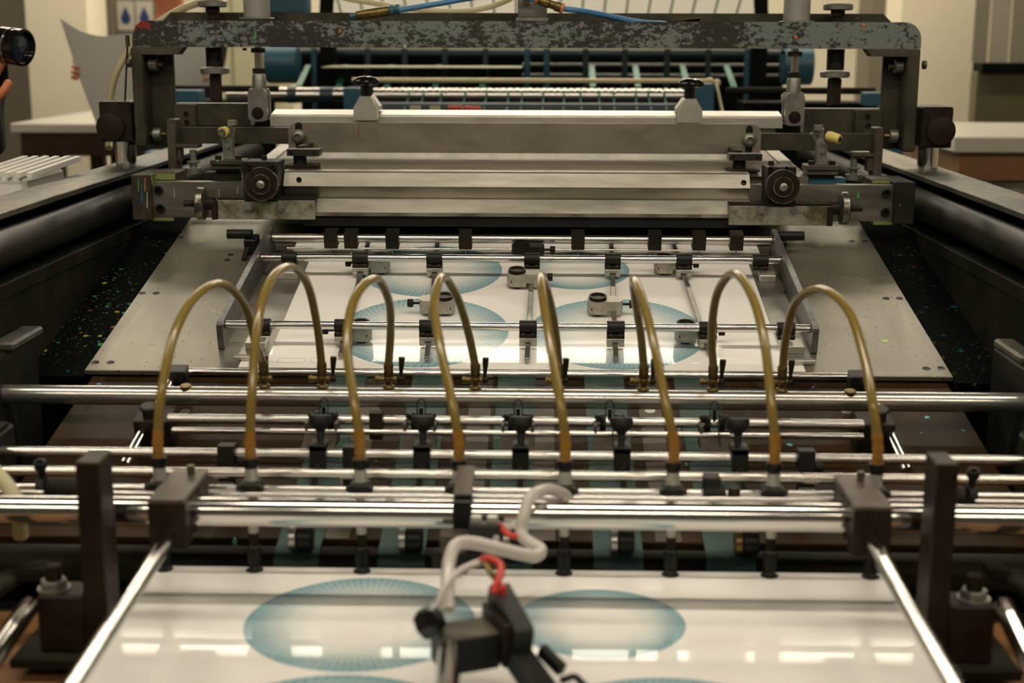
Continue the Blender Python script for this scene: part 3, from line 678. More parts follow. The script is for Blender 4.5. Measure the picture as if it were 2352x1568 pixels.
for i, px in enumerate(KNX):
    x = onY(px, 1047, YI).x
    t = thing('wheel_arm', 'black mushroom-knob arm clamped on the chrome bar, ' + nth(i), 'wheel arm', (x, YI, ZI), group='wheel arms with mushroom knobs')
    kz = onY(px, 990, YI+.03).z-ZI
    obj('clamp_block', MB().b2((-.012, -RI-.008, -.018), (.012, -RI-.0006, .016), .001).b2((-.012, -RI-.008, RI+.0006), (.012, RI+.012, .018), .001), M['black_ox'], t)
    obj('knob', MB().lathe([(0, .0050), (.013, .0052), (.018, .0090), (.023, .0148), (.026, .0166), (.034, .0170), (.037, .0160), (.038, .013)], (0, .014, .016), (0, .25, 1), 24), M['rubber'], t)
    obj('arm', MB().bar((0, -.012, -.014), (0, YJ-YI-.02, -.045), .009, .010), M['black_ox'], t)
    pts = [(-.006, -.02, -.016), (-.008, -.05, -.026), (-.005, -.08, -.045), (-.004, -.105, -.052)]
    obj('wire_spring', MB().tube(spline(pts, 4), .0011, 8).tube(spline([V((-p[0], p[1], p[2])) for p in pts], 4), .0011, 8), M['brown_lit'], t)
    wy = YJ-YI-.055; wz = BW(0, (YI+wy-2.37)/math.cos(TB), -.0082).z-ZI+.0165
    obj('wheel', MB().cyl((-.011, wy, wz), (.011, wy, wz), .0165, 26, bev=.002), M['black_ox'], t)
    obj('wheel_tyre', MB().ring((-.021, wy, wz), (-.0115, wy, wz), .0165, .006, 26), M['steel' if i < 4 else 'brass'], t)
# loose blocks clamped on the bars
for (key, px, py, w, hh, nm, lb, m) in (('E', 866, 975, .020, .036, 'stop_block', 'plain black stop block joining the two slim rods behind the knobs', 'brown_steel'),
                                    ('I', 525, 1062, .024, .055, 'offset_block', 'black offset block hanging on the chrome bar between the first two hoses', 'black_ox'),
                                    ('I', 808, 1070, .022, .062, 'offset_block', 'black offset block hanging on the chrome bar beside the third hose', 'black_ox'),
                                    ('I', 1848, 1062, .024, .055, 'offset_block', 'black offset block hanging on the chrome bar near the last hose', 'black_ox')):
    yy, zz, rr = BARS[key]; x = onY(px, py, yy).x
    t = thing(nm, lb, 'block', (x, yy, zz), group='blocks on the chrome bars')
    mb = MB().ring((-w/2, 0, 0), (w/2, 0, 0), rr+.008, rr+.0003, 24)
    obj('sleeve', mb, M[m], t)
    y2, z2, r2 = BARS['G' if key == 'E' else 'J']
    obj('strap', MB().b2((-w/2, -rr-.010, -hh+.01), (w/2, -rr-.001, .016), .001), M[m], t)
    if key == 'I': 
        o = obj('strap_end', MB().bar((0, -rr-.012, -hh+.016), (0, y2-yy-rr-.012, z2-zz-.035), .020, .005), M['bar_flat'], t)
        obj('set_screw', MB().cyl((w/2+.001, 0, -.012), (w/2+.014, 0, -.012), .011, 14, bev=.001), M['black_ox'], t)
for i, px in enumerate((1640,)):
    yy, zz, rr = BARS['K']; c = onY(px, 1122, yy)
    t = thing('lever_block', 'small dark lever block on the slim lifter rod beside the sixth hose', 'block', (c.x, yy, zz))
    obj('body', MB().ring((-.015, 0, 0), (.015, 0, 0), rr+.009, rr+.0003, 20).b2((-.015, -.010, rr+.001), (.008, .012, .024), .002), M['black_ox'], t)
    obj('cap_screw', MB().cyl((.026, -.006, -.004), (.026, -.006, .010), .008, 14), M['brown_steel'], t)

# ---------------------------------------------------------------- browned uprights at both sides of the near sheet
for i, (pa, pb, fa, fb_) in enumerate(((171, 243, 80, 250), (2138, 2198, 2120, 2292))):
    sx = (-1, 1)[i]; yu = 1.600
    zt_ = onY(200, 1062, yu).z if i == 0 else onY(2170, 1066, yu).z
    if i == 0: x0, x1 = onY(171, 1062, yu).x, onY(226, 1062, yu).x
    else: x0, x1 = onY(2153, 1066, yu).x, onY(2204, 1066, yu).x
    zb = onY(200, 1500, yu).z
    t = thing('upright', 'tall browned steel L-shaped upright with a bolted foot ' + SIDE[i], 'upright', (0, 0, 0), group='browned uprights')
    obj('post', MB().b2((x0, yu, zb), (x1, yu+.052, zt_), .0015), M['brown_steel'], t)
    xf = onY(82, 1370, yu).x if i == 0 else onY(2290, 1378, yu).x; zf = onY(100, 1368, yu).z
    lo, hi = (xf, x0-.0002) if i == 0 else (x1+.0002, xf)
    obj('foot', MB().b2((lo, yu, zb), (hi, yu+.05, zf), .003), M['brown_steel'], t)
    bx = onY(122 if i == 0 else 2240, 1350, yu+.02).x
    mb = MB().cyl((bx, yu+.024, zf), (bx, yu+.024, zf+.002), .020, 26).cyl((bx, yu+.024, zf+.002), (bx, yu+.024, zf+.012), .0165, 6, bev=.001)
    o = obj('bolt', mb, M['clevis'], t); obj('bolt_shank', MB().cyl((bx, yu+.024, zf+.012), (bx, yu+.024, zf+.030), .010, 18), M['brown_steel'], o)
    obj('base_plate', MB().b2((lo-.03, yu-.02, zb-.012), (hi+.03, yu+.10, zb-.0003), .001), M['frame_grey'], t)
    # sidelong guide rod and casting outside the upright
    g = thing('guide_casting', 'grey casting arm with a chrome guide rod outside the browned upright ' + SIDE[i], 'casting', (0, 0, 0), group='guide castings')
    pr = onY(66 if i == 0 else 2306, 1392, 1.588); pe = onZ(-30 if i == 0 else 2372, 1530, pr.z-.01)
    obj('guide_rod', MB().cyl(pr, pr+(pe-pr)*1.6, .0125, 28), M['chrome'], g)
    a = onY(12 if i == 0 else 2340, 1345, 1.66); b = onY(112 if i == 0 else 2262, 1330, 1.70)
    obj('arm', MB().bar((a.x, 1.70, a.z), (b.x-sx*.0, 1.70, a.z+.006), .04, .016, bev=.004).bar((a.x, 1.70, a.z), (a.x+sx*.05, 1.50, a.z-.01), .03, .016, bev=.004), M['frame_grey'], g)
    # threaded adjuster between the upright and the cheek
    x_ = onY(110 if i == 0 else 2220, 1112, 1.79); t2 = thing('thread_adjuster', 'dark threaded adjuster with a socket screw beside the browned upright ' + SIDE[i], 'adjuster', (0, 0, 0), group='threaded adjusters')
    za = onY(140, 1118, 1.79).z
    xa, xb = x_.x, x_.x-sx*.045
    prof = [(k*.0018, .0115+.0010*(k % 2)) for k in range(24)]
    obj('threaded_sleeve', MB().lathe(prof, (min(xa, xb), 1.79, za), (1, 0, 0), 20), M['dark_cast'], t2)
    obj('collar', MB().ring((min(xa, xb)-.012 if i == 0 else max(xa, xb)+.001, 1.79, za), (min(xa, xb)-.001 if i == 0 else max(xa, xb)+.012, 1.79, za), .016, .008, 22), M['black_ox'], t2)
    obj('socket_screw', MB().lathe([(0, .005), (.016, .005), (.017, .0085), (.026, .0085), (.0265, .0045), (.020, .0042)], (min(xa, xb)-.006 if i == 0 else max(xa, xb)+.006, 1.79, za+.012), (0, -.3, 1), 16, False), M['black_ox'], t2)
# yellowed hose end at the picture's edge
pts = [onY(-60, 1030, 1.74), onY(-10, 1085, 1.735), onY(20, 1120, 1.73), onY(42, 1160, 1.73), onY(48, 1230, 1.75)]
solo('air_hose', MB().tube(spline(pts, 8), .0100, 18), M['yellow_hose'], 'short bend of yellowed air hose outside the upright at the red-daubed side', 'hose')

# ---------------------------------------------------------------- side clamps and long rods running towards the camera
YB, ZB, RB = BARS['B']
for i, (px, a, b) in enumerate(((405, (388, 1232), (172, 1568)), (1990, (2000, 1238), (2186, 1568)))):
    sx = (-1, 1)[i]; x = onY(px, 1180, YB).x
    t = thing('bar_clamp', 'large browned clamp block on the thick chrome bar ' + SIDE[i], 'clamp', (x, YB, ZB), group='large clamp blocks')
    M2 = rot('Z', D(-sx*6))
    w = .023
    out = []
    mb = MB()
    obj('body', MB().ring((-w, 0, 0), (w, 0, 0), RB+.010, RB+.0004, 32), M['brown_steel'], t)
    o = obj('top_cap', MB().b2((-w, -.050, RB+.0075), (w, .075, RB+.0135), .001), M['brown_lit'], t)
    obj('front_block', MB().b2((-w, -.050, -.033), (w, -RB-.0008, RB+.007), .0015), M['brown_steel'], t)
    obj('rear_block', MB().b2((-w, RB+.0008, -.020), (w, .075, RB+.0072), .0015), M['brown_steel'], t)
    obj('slot_screw', MB().cyl((.006, .052, RB+.0136), (.006, .052, RB+.026), .005, 12), M['brown_lit'], t)
    obj('pinch_screw', MB().cyl((.010*sx, -.025, -.040), (.010*sx, -.025, -.033), .005, 12), M['steel'], t)
    pa = onY(*a, YB-.048); pb = onZ(*b, pa.z-.005)
    t.location = (pa.x+sx*.001, YB, ZB)
    d = (pb-pa)
    solo('long_rod', MB().cyl(pa-d.normalized()*.0-V((0, .0025, 0)), pa+d*1.6, .0098, 32, bev=.001), M['chrome'], 'chrome rod running towards the camera beside the near sheet ' + SIDE[i], 'rod', 'long rods beside the near sheet')
# middle clamp and microswitches
x = onY(1064, 1150, YB).x
t = thing('bar_clamp', 'narrow grey-topped clamp in the middle of the thick chrome bar', 'clamp', (x, YB, ZB), group='large clamp blocks')
w = .0115
obj('body', MB().ring((-w, 0, 0), (w, 0, 0), RB+.006, RB+.0004, 32), M['black_ox'], t)
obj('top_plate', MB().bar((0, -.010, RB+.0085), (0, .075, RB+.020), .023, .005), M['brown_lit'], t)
obj('front_block', MB().b2((-w, -.026, -.012), (w, -RB-.0008, RB+.006), .001), M['black_ox'], t)
obj('lower_block', MB().b2((-.026, -.050, -.034), (.006, -.0265, -.010), .002), M['brown_lit'], t)
obj('lower_bracket', MB().b2((-.036, -.040, -.056), (.030, -.030, -.0345), .002), M['black_ox'], t)
sw = thing('microswitch', 'black box switch with two bright terminals under the thick chrome bar', 'switch', (x+.030, YB-.042, ZB-.010), group='switches')
obj('case', MB().box((0, 0, 0), (.042, .020, .028), .002), M['rubber'], sw)
obj('lever_tab', MB().b2((.018, -.004, -.024), (.030, .002, -.012), .0005), M['steel'], sw)
for dx in (-.012, .008): obj('terminal', MB().box((dx, .002, .017), (.013, .010, .009), .001), M['pale_sleeve'], sw)
obj('screw', MB().ball((.013, -.0105, -.003), .0042, (1, .5, 1)), M['pale_sleeve'], sw)
# tubes and wires
def tube3(name, label, P, r, m, cat='cable', group=None):
    pts = [onY(px, py, y) for px, py, y in P]; return solo(name, MB().tube(spline(pts, 8), r, 16), M[m], label, cat, group)
tube3('cable_sleeve', 'milky cable sleeve arching over the thick chrome bar down to the black sensor arm', [(1308, 1150, 1.735), (1290, 1132, 1.715), (1255, 1124, 1.69), (1220, 1140, 1.655), (1204, 1180, 1.64), (1198, 1225, 1.63), (1215, 1244, 1.61), (1242, 1262, 1.60), (1228, 1277, 1.575), (1190, 1270, 1.565), (1140, 1258, 1.555), (1085, 1246, 1.545), (1050, 1250, 1.53), (1034, 1280, 1.505), (1028, 1340, 1.475), (1030, 1400, 1.45)], .0076, 'clear_hose')
tube3('cable_sleeve', 'thin milky sleeve curving from the cable down to the small black knob', [(1052, 1318, 1.50), (1078, 1300, 1.495), (1105, 1290, 1.48), (1065, 1306, 1.47), (1035, 1330, 1.455), (1015, 1362, 1.44), (1003, 1395, 1.432)], .0040, 'clear_hose')
tube3('red_lead', 'red lead from the box switch into the milky cable sleeve', [(1146, 1203, 1.645), (1156, 1215, 1.64), (1170, 1228, 1.632), (1196, 1233, 1.622)], .0040, 'red_wire', 'lead', 'red leads')
o = tube3('red_lead', 'red lead looping down into the black sensor arm', [(1108, 1284, 1.478), (1130, 1284, 1.472), (1148, 1296, 1.465), (1150, 1318, 1.455), (1140, 1340, 1.445), (1134, 1362, 1.438)], .0044, 'red_wire', 'lead', 'red leads')
tube3('yellow_lead', 'short yellow lead beside the looping red lead', [(1112, 1292, 1.474), (1122, 1306, 1.466), (1130, 1318, 1.460), (1136, 1326, 1.455)], .0036, 'brass', 'lead')
# sensor arm hanging over the near sheet
cz = onY(1075, 1450, 1.42)
arm = thing('sensor_arm', 'black sensor arm with a skewed clamp block over the middle of the near sheet', 'sensor', cz, D(22))
obj('clamp_block', MB().b2((-.036, -.028, -.034), (.026, .020, .004), .0012), M['black_ox'], arm)
obj('top_face', MB().b2((-.036, -.028, .004), (.026, .020, .0062), .0008), M['brown_lit'], arm)  # thin paler slab: light on the block's top put into its colour
obj('side_plate', MB().b2((.026, -.040, -.03), (.0345, .030, .018), .001), M['brown_steel'], arm)
obj('switch_case', MB().prism(rrect(-.046, -.014, .040, .030, .008), 'x', .035, .056, rot('X', D(16))), M['rubber'], arm)
obj('red_connector', MB().b2((.0365, .006, .016), (.0475, .018, .044), .003), M['red_wire'], arm)
obj('connector_base', MB().b2((.0365, .004, .010), (.0475, .018, .016), .001), M['brass'], arm)
obj('round_knob', MB().lathe([(0, .0145), (.004, .0168), (.020, .0168), (.025, .013)], (-.052, .004, .012), (.75, -.45, .5), 6), M['black_gloss'], arm)
obj('lever', MB().bar((.043, -.040, -.020), (.058, -.110, -.052), .028, .020).bar((.066, -.045, -.012), (.078, -.075, -.024), .010, .014), M['black_ox'], arm)
obj('hook', MB().bar((.072, -.086, -.030), (.090, -.080, -.030), .006, .006).bar((.090, -.080, -.030), (.105, -.135, -.046), .006, .006), M['black_ox'], arm)
ra = onY(1033, 1500, 1.375); rb = onY(1028, 1568, 1.27)
solo('long_rod', MB().cyl(ra, ra+(rb-ra)*1.9, .0125, 30), M['chrome'], 'chrome rod running towards the camera below the skewed sensor clamp', 'rod', 'long rods beside the near sheet')
# ---------------------------------------------------------------- squeegee carriage
def zY(py, Y): return onY(1200, py, Y).z
def xY(px, py, Y): return onY(px, py, Y).x
sq = thing('squeegee_carriage', 'aluminium squeegee carriage spanning the press with two dark handwheels', 'squeegee carriage', (0, 0, 0))
def screw(par, px, py, Y, r=.0075, m='black_ox', nm='socket_screw', d=.006):
    c = onY(px, py, Y)
    mb = MB().lathe([(0, r), (d, r), (d+.0006, r*.94), (d+.0006, r*.55), (.001, r*.5)], c, (0, -1, 0), 22)
    return obj(nm, mb, M[m], par)
Yp = 3.02; x0, x1 = xY(347, 460, Yp), xY(2055, 470, Yp); zA, zB = zY(504, Yp), zY(421, Yp)
obj('cross_plate', MB().b2((x0, Yp, zA), (x1, Yp+.028, zB), .001), M['alu'], sq)
for px, py in ((365, 436), (369, 478), (2035, 444), (2033, 487)): screw(sq, px, py, Yp, .0095)
P = [(3.019, zY(397, 3.03)), (3.012, zY(397, 3.03)), (2.992, zY(430, 2.99)), (3.004, zY(432, 3.0)), (3.010, zY(456, 3.0)), (2.990, zY(459, 2.985)), (2.968, zY(490, 2.965)), (2.970, zY(498, 2.97)), (3.019, zY(499, 2.98))]
o = obj('blade_holder', MB().prism(P, 'x', xY(652, 430, 3.0), xY(1722, 430, 3.0)), M['alu'], sq, 12); o['label'] = 'long bevelled aluminium bar holding the squeegee blade'
obj('back_bar', MB().b2((xY(650, 400, 3.05), Yp+.029, zY(432, 3.0)), (xY(1722, 400, 3.05), 3.10, zY(397, 3.03)), .001), M['alu'], sq)
for px, py in ((687, 412), (1708, 419)): screw(sq, px, py, 3.0005, .0055, 'black_ox', 'bolt_hole', .0042)
obj('squeegee_blade', MB().b2((xY(700, 500, 3), 2.985, zY(520, 2.99)), (xY(1690, 500, 3), 3.0, zY(499.5, 2.98)), .001), M['rubber'], sq)
# end blocks on the guide shafts, splashed with ink
M['ink_splash'] = metal('ink-splashed block', (.030, .024, .016), (.07, .06, .04), .4, .4, .6, 30, None, (38, .30, .42, .8, .4))
M['lime_tape'] = plain('lime paint', (.16, .19, .055), 0, .6, .3, 60)
for i, (pa, pb) in enumerate(((302, 346), (2056, 2102))):
    sx = (-1, 1)[i]; xa, xb = xY(pa, 450, 3.0), xY(pb, 450, 3.0)
    lo, hi = min(xa, xb), max(xa, xb)
    o = obj('end_block', MB().b2((lo, 3.00, zY(511, 3.0)), (hi, 3.15, zY(406 if i == 0 else 414, 3.0)), .002), M['ink_splash' if i == 0 else 'dark_cast'], sq)
    a, b = (xY(350, 400, 3.06), xY(405, 400, 3.06)) if i == 0 else (xY(2002, 400, 3.06), xY(2054, 400, 3.06))
    obj('splashed_shoe', MB().b2((a, 3.05, zY(505, 3.05)), (b, 3.15, zY(399 if i == 0 else 407, 3.06)), .002), M['ink_splash'], sq)
    obj('lime_patch', MB().b2((a, 3.0485, zB+.001), (b, 3.0498, zY(402 if i == 0 else 410, 3.05)), .0002), M['lime_tape'], sq)
    obj('lime_patch', MB().b2((a, 3.02, zY(511, 3.03)), (b, 3.0478, zA-.0006), .0008), M['lime_tape'], sq)
    # sliding front plate, its nuts and adjusting wheel
    pa2, pb2 = ((500, 723), (1675, 1912))[i]; ya, yb = ((463, 507), (470, 514))[i]; Yf = 2.955
    a, b = xY(pa2, 485, Yf), xY(pb2, 485, Yf)
    fp = obj('front_plate', MB().b2((a, Yf, zY(yb, Yf)), (b, Yf+.011, zY(ya, Yf)), .001), M['alu_oily'], sq)
    obj('plate_lip', MB().b2((a, Yf+.0005, zY(ya, Yf)+.0002), (b, Yf+.05, zY(ya-6, Yf)), .0008), M['brown_steel'], sq)
    for px, py in (((572, 477), (646, 478)), ((1748, 482), (1824, 482)))[i]:
        c = onY(px, py, Yf); obj('lock_nut', MB().lathe([(0, .0082), (.006, .0082), (.0062, .0045), (.001, .0045)], c, (0, -1, 0), 6).cyl(c, c+V((0, -.008, 0)), .0042, 14), M['steel'], sq)
    c = onY((463, 1938)[i], (467, 478)[i], 2.965); w = .0095
    cap = obj('end_cap', MB().b2((xY((486, 1900)[i], 480, Yf), Yf-.002, zY(yb, Yf)-.001), (xY((499, 1914)[i], 480, Yf), Yf+.02, zY(ya+1, Yf)), .001), M['brown_steel'], sq)
    wl = obj('adjusting_wheel', MB().lathe([(-w, .028), (-w+.001, .031), (-w+.003, .0338), (w-.003, .0338), (w-.001, .031), (w, .028)], c, (1, 0, 0), 48), M['wheel'], sq)
    obj('threaded_stud', MB().lathe([(k*.0015, .0068+.0008*(k % 2)) for k in range(42)], c+V((-.037 if i == 0 else -.024, 0, 0)), (1, 0, 0), 16), M['threads'], wl)
    obj('hub', MB().cyl(c, c+V((-sx*.028, 0, 0)), .0135, 20), M['brown_steel'], wl)
    # handwheel on its gear block
    hx, hy = ((602, 422), (1797, 428))[i]; Yb = 2.985
    ba, bb = ((566, 640), (1757, 1818))[i]
    bt, bl = ((371, 462), (378, 468))[i]
    gb = obj('gear_block', MB().b2((xY(ba, 410, Yb), Yb-.032, zY(bl, Yb)), (xY(bb, 410, Yb)+.004, Yb+.052, zY(bt, Yb)), .0015), M['dark_cast'], sq)
    for px, py in (((573, 383), (628, 383), (628, 452)), ((1769, 388), (1806, 388), (1769, 458)))[i]: screw(gb, px, py, Yb-.032, .0060)
    c = onY(hx, hy, 2.945); cc = c
    R0 = .0355
    hw = obj('handwheel', MB().lathe([(0, R0*.96), (.002, R0), (.012, R0), (.0135, R0*.965), (.0135, R0*.60), (.0185, R0*.585), (.0195, R0*.55), (.0195, R0*.25)], c+V((0, .005, 0)), (0, -1, 0), 56), M['brown_steel'], sq)
    obj('bright_rim', MB().ring(c+V((0, -.0070, 0)), c+V((0, -.0092, 0)), R0*1.003, R0*.945, 56).ring(c+V((0, -.0140, 0)), c+V((0, -.0152, 0)), R0*.60, R0*.535, 40), M['wheel'], hw)
    obj('spindle', MB().lathe([(0, .0085), (.005, .0085), (.006, .0055), (.013, .0055), (.014, .0045)], c+V((0, -.0145, 0)), (0, -1, 0), 20), M['steel'], hw)
    obj('grease_nipple', MB().cyl(V((xY((607, 1772)[i], 365, 3.0), 3.0, zY(bt, Yb))), V((xY((607, 1772)[i], 365, 3.0), 3.0, zY(bt-10, Yb))), .006, 6), M['brown_steel'], gb)
# ink drips and dabs
DRIP = {k: plain(k+' ink', c, 0, .45, .1) for k, c in (('yellow', (.45, .24, .02)), ('blue', (.03, .14, .30)), ('red', (.35, .04, .02)), ('green', (.05, .35, .05)), ('pink', (.55, .16, .14)), ('orange', (.6, .18, .02)), ('white', (.5, .48, .42)))}
def drip(par, px, py, L, wd, Y, k):
    a, b = onY(px, py, Y), onY(px, py+L, Y)
    obj('ink_drip', MB().cyl(b, a, wd, 8, wd*.6).ball(b, wd*1.15, (1, .8, 1.2), 8), DRIP[k], par)
for px, py, L, k in ((318, 410, 28, 'green'), (326, 425, 40, 'blue'), (333, 408, 30, 'yellow'), (338, 440, 35, 'white')): drip(sq, px, py, L, .0012, 2.9996, k)
for px, py, L, k in ((400, 432, 22, 'white'), (447, 424, 18, 'blue'), (503, 434, 22, 'white'), (521, 419, 14, 'red'), (546, 426, 18, 'white')): drip(sq, px, py, L, .0009, Yp-.0004, k)
drip(sq, 1971, 441, 12, .0028, Yp-.0008, 'green')
fz0, fz1 = zY(398, 3.10)-.004, zY(352, 3.32)-.016
def zs(y): return fz0+(fz1-fz0)*(y-3.10)/.22
# flood coater plate with slotted ends
Yc = 3.30
fl = thing('flood_plate', 'long grey flood plate with rounded upper corners and a slotted screw at each end', 'flood plate', (0, 0, 0))
x0, x1 = xY(662, 315, Yc), xY(1748, 315, Yc)
z0_, z1_ = zY(352, Yc), zY(283, Yc)
obj('plate', MB().prism(rrect(x0, z0_, x1, z1_, .022, 7, (0, 0, 1, 1)), 'y', Yc, Yc+.005), M['flood_steel'], fl)
obj('plate_foot', MB().prism([(Yc-.001, z0_), (Yc+.006, z0_), (Yc+.012, z0_-.012), (Yc-.006, z0_-.012)], 'x', x0+.01, x1-.01), M['alu_strip'], fl)
for i, (px, py) in enumerate(((686, 313), (1721, 321))):
    c = onY(px, py, Yc-.004)
    obj('slot', MB().prism(rrect(c.x-.008, c.z-.034, c.x+.008, c.z+.032, .0075), 'y', Yc-.0012, Yc-.0002), M['black_ox'], fl)
    s_ = obj('clamp_screw', MB().lathe([(0, .012), (.003, .0165), (.008, .0160), (.013, .012), (.015, .0075), (.008, .006)], c, (0, -1, 0), 26), M['clevis'], fl)
    Yk = 3.150; kx = xY((698, 1712)[i], 350, Yk); kz = zY((352, 358)[i], Yk)
    nut = obj('knurled_plate', MB().b2((kx-.036, Yk-.012, kz-.0075), (kx+.036, Yk+.03, kz+.0075), .001), M['knurl'], fl)
    for dx in (-.027, .025):
        cc = V((kx+dx, Yk-.012, kz)); obj('hole', MB().lathe([(0, .0048), (.0008, .0046), (.0008, .003)], cc, (0, -1, 0), 14), M['black_ox'], nut)
    obj('stud', MB().cyl((kx-.011, Yk+.012, kz-.026), (kx-.011, Yk+.012, kz-.0077), .0145, 24), M['black_ox'], fl)
    obj('stud_base', MB().b2((kx-.040, Yk-.02, zs(Yk+.04)+.0008), (kx+.030, Yk+.04, kz-.0262), .001), M['brown_steel'], fl)
    obj('neck', MB().b2((kx-.020, Yk+.031, kz-.002), (kx-.002, Yc-.006, kz+.012), .001), M['brown_steel'], fl)
for px, py, L, k in ((823, 278, 32, 'red'), (864, 296, 8, 'red'), (674, 284, 18, 'yellow'), (718, 292, 3, 'pink')): drip(fl, px, py, L, .0010, Yc-.0004, k)
# screen frame with its stencil film
sf = thing('screen_frame', 'aluminium screen frame with brown stencil film under the squeegee', 'printing screen', (0, 0, 0))
xl, xr = onY(560, 376, 3.1).x, onY(1852, 384, 3.1).x
obj('stencil_film', MB().prism([(3.10, zs(3.10)), (4.05, zs(4.05)), (4.05, zs(4.05)-.002), (3.10, zs(3.10)-.002)], 'x', xl+.03, xr-.03), M['ink_film'], sf)
for x in (xl, xr-.03): obj('frame_side', MB().prism([(3.07, zs(3.07)-.03), (3.07, zs(3.07)+.004), (4.1, zs(4.1)+.004), (4.1, zs(4.1)-.03)], 'x', x, x+.03), M['alu_strip'], sf)
obj('frame_end', MB().b2((xl, 4.07, zs(4.07)-.03), (xr, 4.1, zs(4.07)+.004), .001), M['alu_strip'], sf)
obj('frame_end', MB().b2((xl, 3.105, zs(3.1)-.035), (xr, 3.13, zs(3.1)-.003), .001), M['alu_strip'], sf)
# rear of the carriage: crossbar, slide bars, clamp bar with two star knobs
rb = thing('rear_crossbar', 'grimy rear crossbar with slide bars on both sides of the flood plate', 'crossbar', (0, 0, 0))
Yr = 3.43
for i, (pa, pb, pc, pd, ya, yb) in enumerate(((403, 575, 403, 452, 240, 292), (1848, 2023, 1962, 2023, 247, 304))):
    obj('crossbar', MB().b2((xY(pa, 265, Yr), Yr, zY(yb, Yr)), (xY(pb, 265, Yr), Yr+.05, zY(ya, Yr)), .001), M['post_green'], rb)
    obj('cheek_block', MB().b2((xY(pc, 265, Yr), Yr-.012, zY(yb, Yr)), (xY(pd, 265, Yr), Yr-.0005, zY(ya+2, Yr)), .001), M['post_green'], rb)
    cx = (pc+pd)/2; screw(rb, cx, ya+20, Yr-.012, .005); screw(rb, cx+2, ya+40, Yr-.012, .006, 'brown_steel', 'rivet', .004)
    Ys = 3.33; a, b, ya2, yb2 = ((404, 664, 295, 333), (1746, 2008, 304, 343))[i]
    obj('slide_bar', MB().b2((xY(a, 315, Ys), Ys, zY(yb2, Ys)), (xY(b, 315, Ys), Ys+.02, zY(ya2, Ys)), .001), M['post_green'], rb)
    a, b, ya3, yb3 = ((384, 404, 277, 397), (2009, 2029, 290, 402))[i]
    obj('end_post', MB().b2((xY(a, 330, 3.30), 3.30, zY(yb3, 3.30)), (xY(b, 330, 3.30), 3.352, zY(ya3, 3.30)), .002), M['brown_lit'], rb)
    sx = (-1, 1)[i]
    a, b = ((406, 458), (1955, 2008))[i]; py = (338, 352)[i]
    ar = obj('stop_arm', MB().b2((xY(a, py, 3.31), 3.30, zY(py+5, 3.31)), (xY(b, py, 3.31), 3.34, zY(py-4, 3.31)), .002).b2((xY((407, 1992)[i], py, 3.31), 3.305, zY(py+38, 3.31)), (xY((416, 2008)[i], py, 3.31), 3.335, zY(py+5, 3.31)), .002), M['brown_lit'], rb)
    px = (443, 1962)[i]; c = onY(px, py+5, 3.315)
    obj('stop_stud', MB().lathe([(.001, .008), (.026, .008), (.027, .015), (.031, .015), (.032, .009), (.042, .009), (.043, .018), (.056, .018)], c, (0, 0, -1), 18), M['clevis'], ar)
cb = thing('clamp_bar', 'bright aluminium clamp bar behind the flood plate, held by two star knobs', 'clamp bar', (0, 0, 0))
P = [(3.40, zY(292, 3.4)), (3.40, zY(269, 3.4)), (3.404, zY(267.5, 3.4)), (3.408, zY(265, 3.4)), (3.47, zY(253, 3.47)), (3.47, zY(292, 3.4))]
obj('clamp_bar', MB().prism(P, 'x', xY(624, 265, 3.42), xY(1795, 265, 3.42)), M['alu_white'], cb, 15)
obj('bar_web', MB().b2((xY(640, 290, 3.42), 3.41, zY(310, 3.42)), (xY(1780, 290, 3.42), 3.44, zY(292.2, 3.40)), .001), M['alu'], cb)
for i, px in enumerate((843, 1583)):
    kx = xY(px, 230, 3.41); dz = lambda y: zY(y+i*3, 3.40)
    br = obj('bracket', MB().prism([(kx-.028, dz(276)), (kx-.028, dz(249)), (kx-.013, dz(222)), (kx+.013, dz(222)), (kx+.028, dz(249)), (kx+.028, dz(276))], 'y', 3.372, 3.399), M['alu_white'], cb)
    obj('bracket_hood', MB().prism([(kx-.0135, dz(222)), (kx+.0135, dz(222)), (kx+.030, dz(246)), (kx+.030, dz(255)), (kx-.030, dz(255)), (kx-.030, dz(246))], 'y', 3.3995, 3.46), M['alu_white'], cb)
    kn = obj('knob_stem', MB().cyl((kx, 3.395, dz(222)), (kx, 3.395, dz(196)), .0125, 22, .0135), M['black_gloss'], cb)
    mb = MB(); pro = []
    n = 40
    for (zz, rr, am) in ((0, .014, 0), (.001, .024, .14), (.005, .0285, .16), (.011, .0285, .14), (.017, .023, .10), (.0205, .015, .04), (.022, .006, 0)):
        pro.append([mb.bm.verts.new(V((kx, 3.395, dz(197)+zz)) + V((math.cos(2*math.pi*k/n), math.sin(2*math.pi*k/n), 0))*rr*(1+am*math.cos(5*2*math.pi*k/n+.6))) for k in range(n)])
    for A, B in zip(pro, pro[1:]):
        for k in range(n): mb.bm.faces.new((A[k], A[(k+1) % n], B[(k+1) % n], B[k]))
    mb.bm.faces.new(pro[0][::-1]); mb.bm.faces.new(pro[-1])
    obj('star_knob', mb, M['black_gloss'], cb, 80)
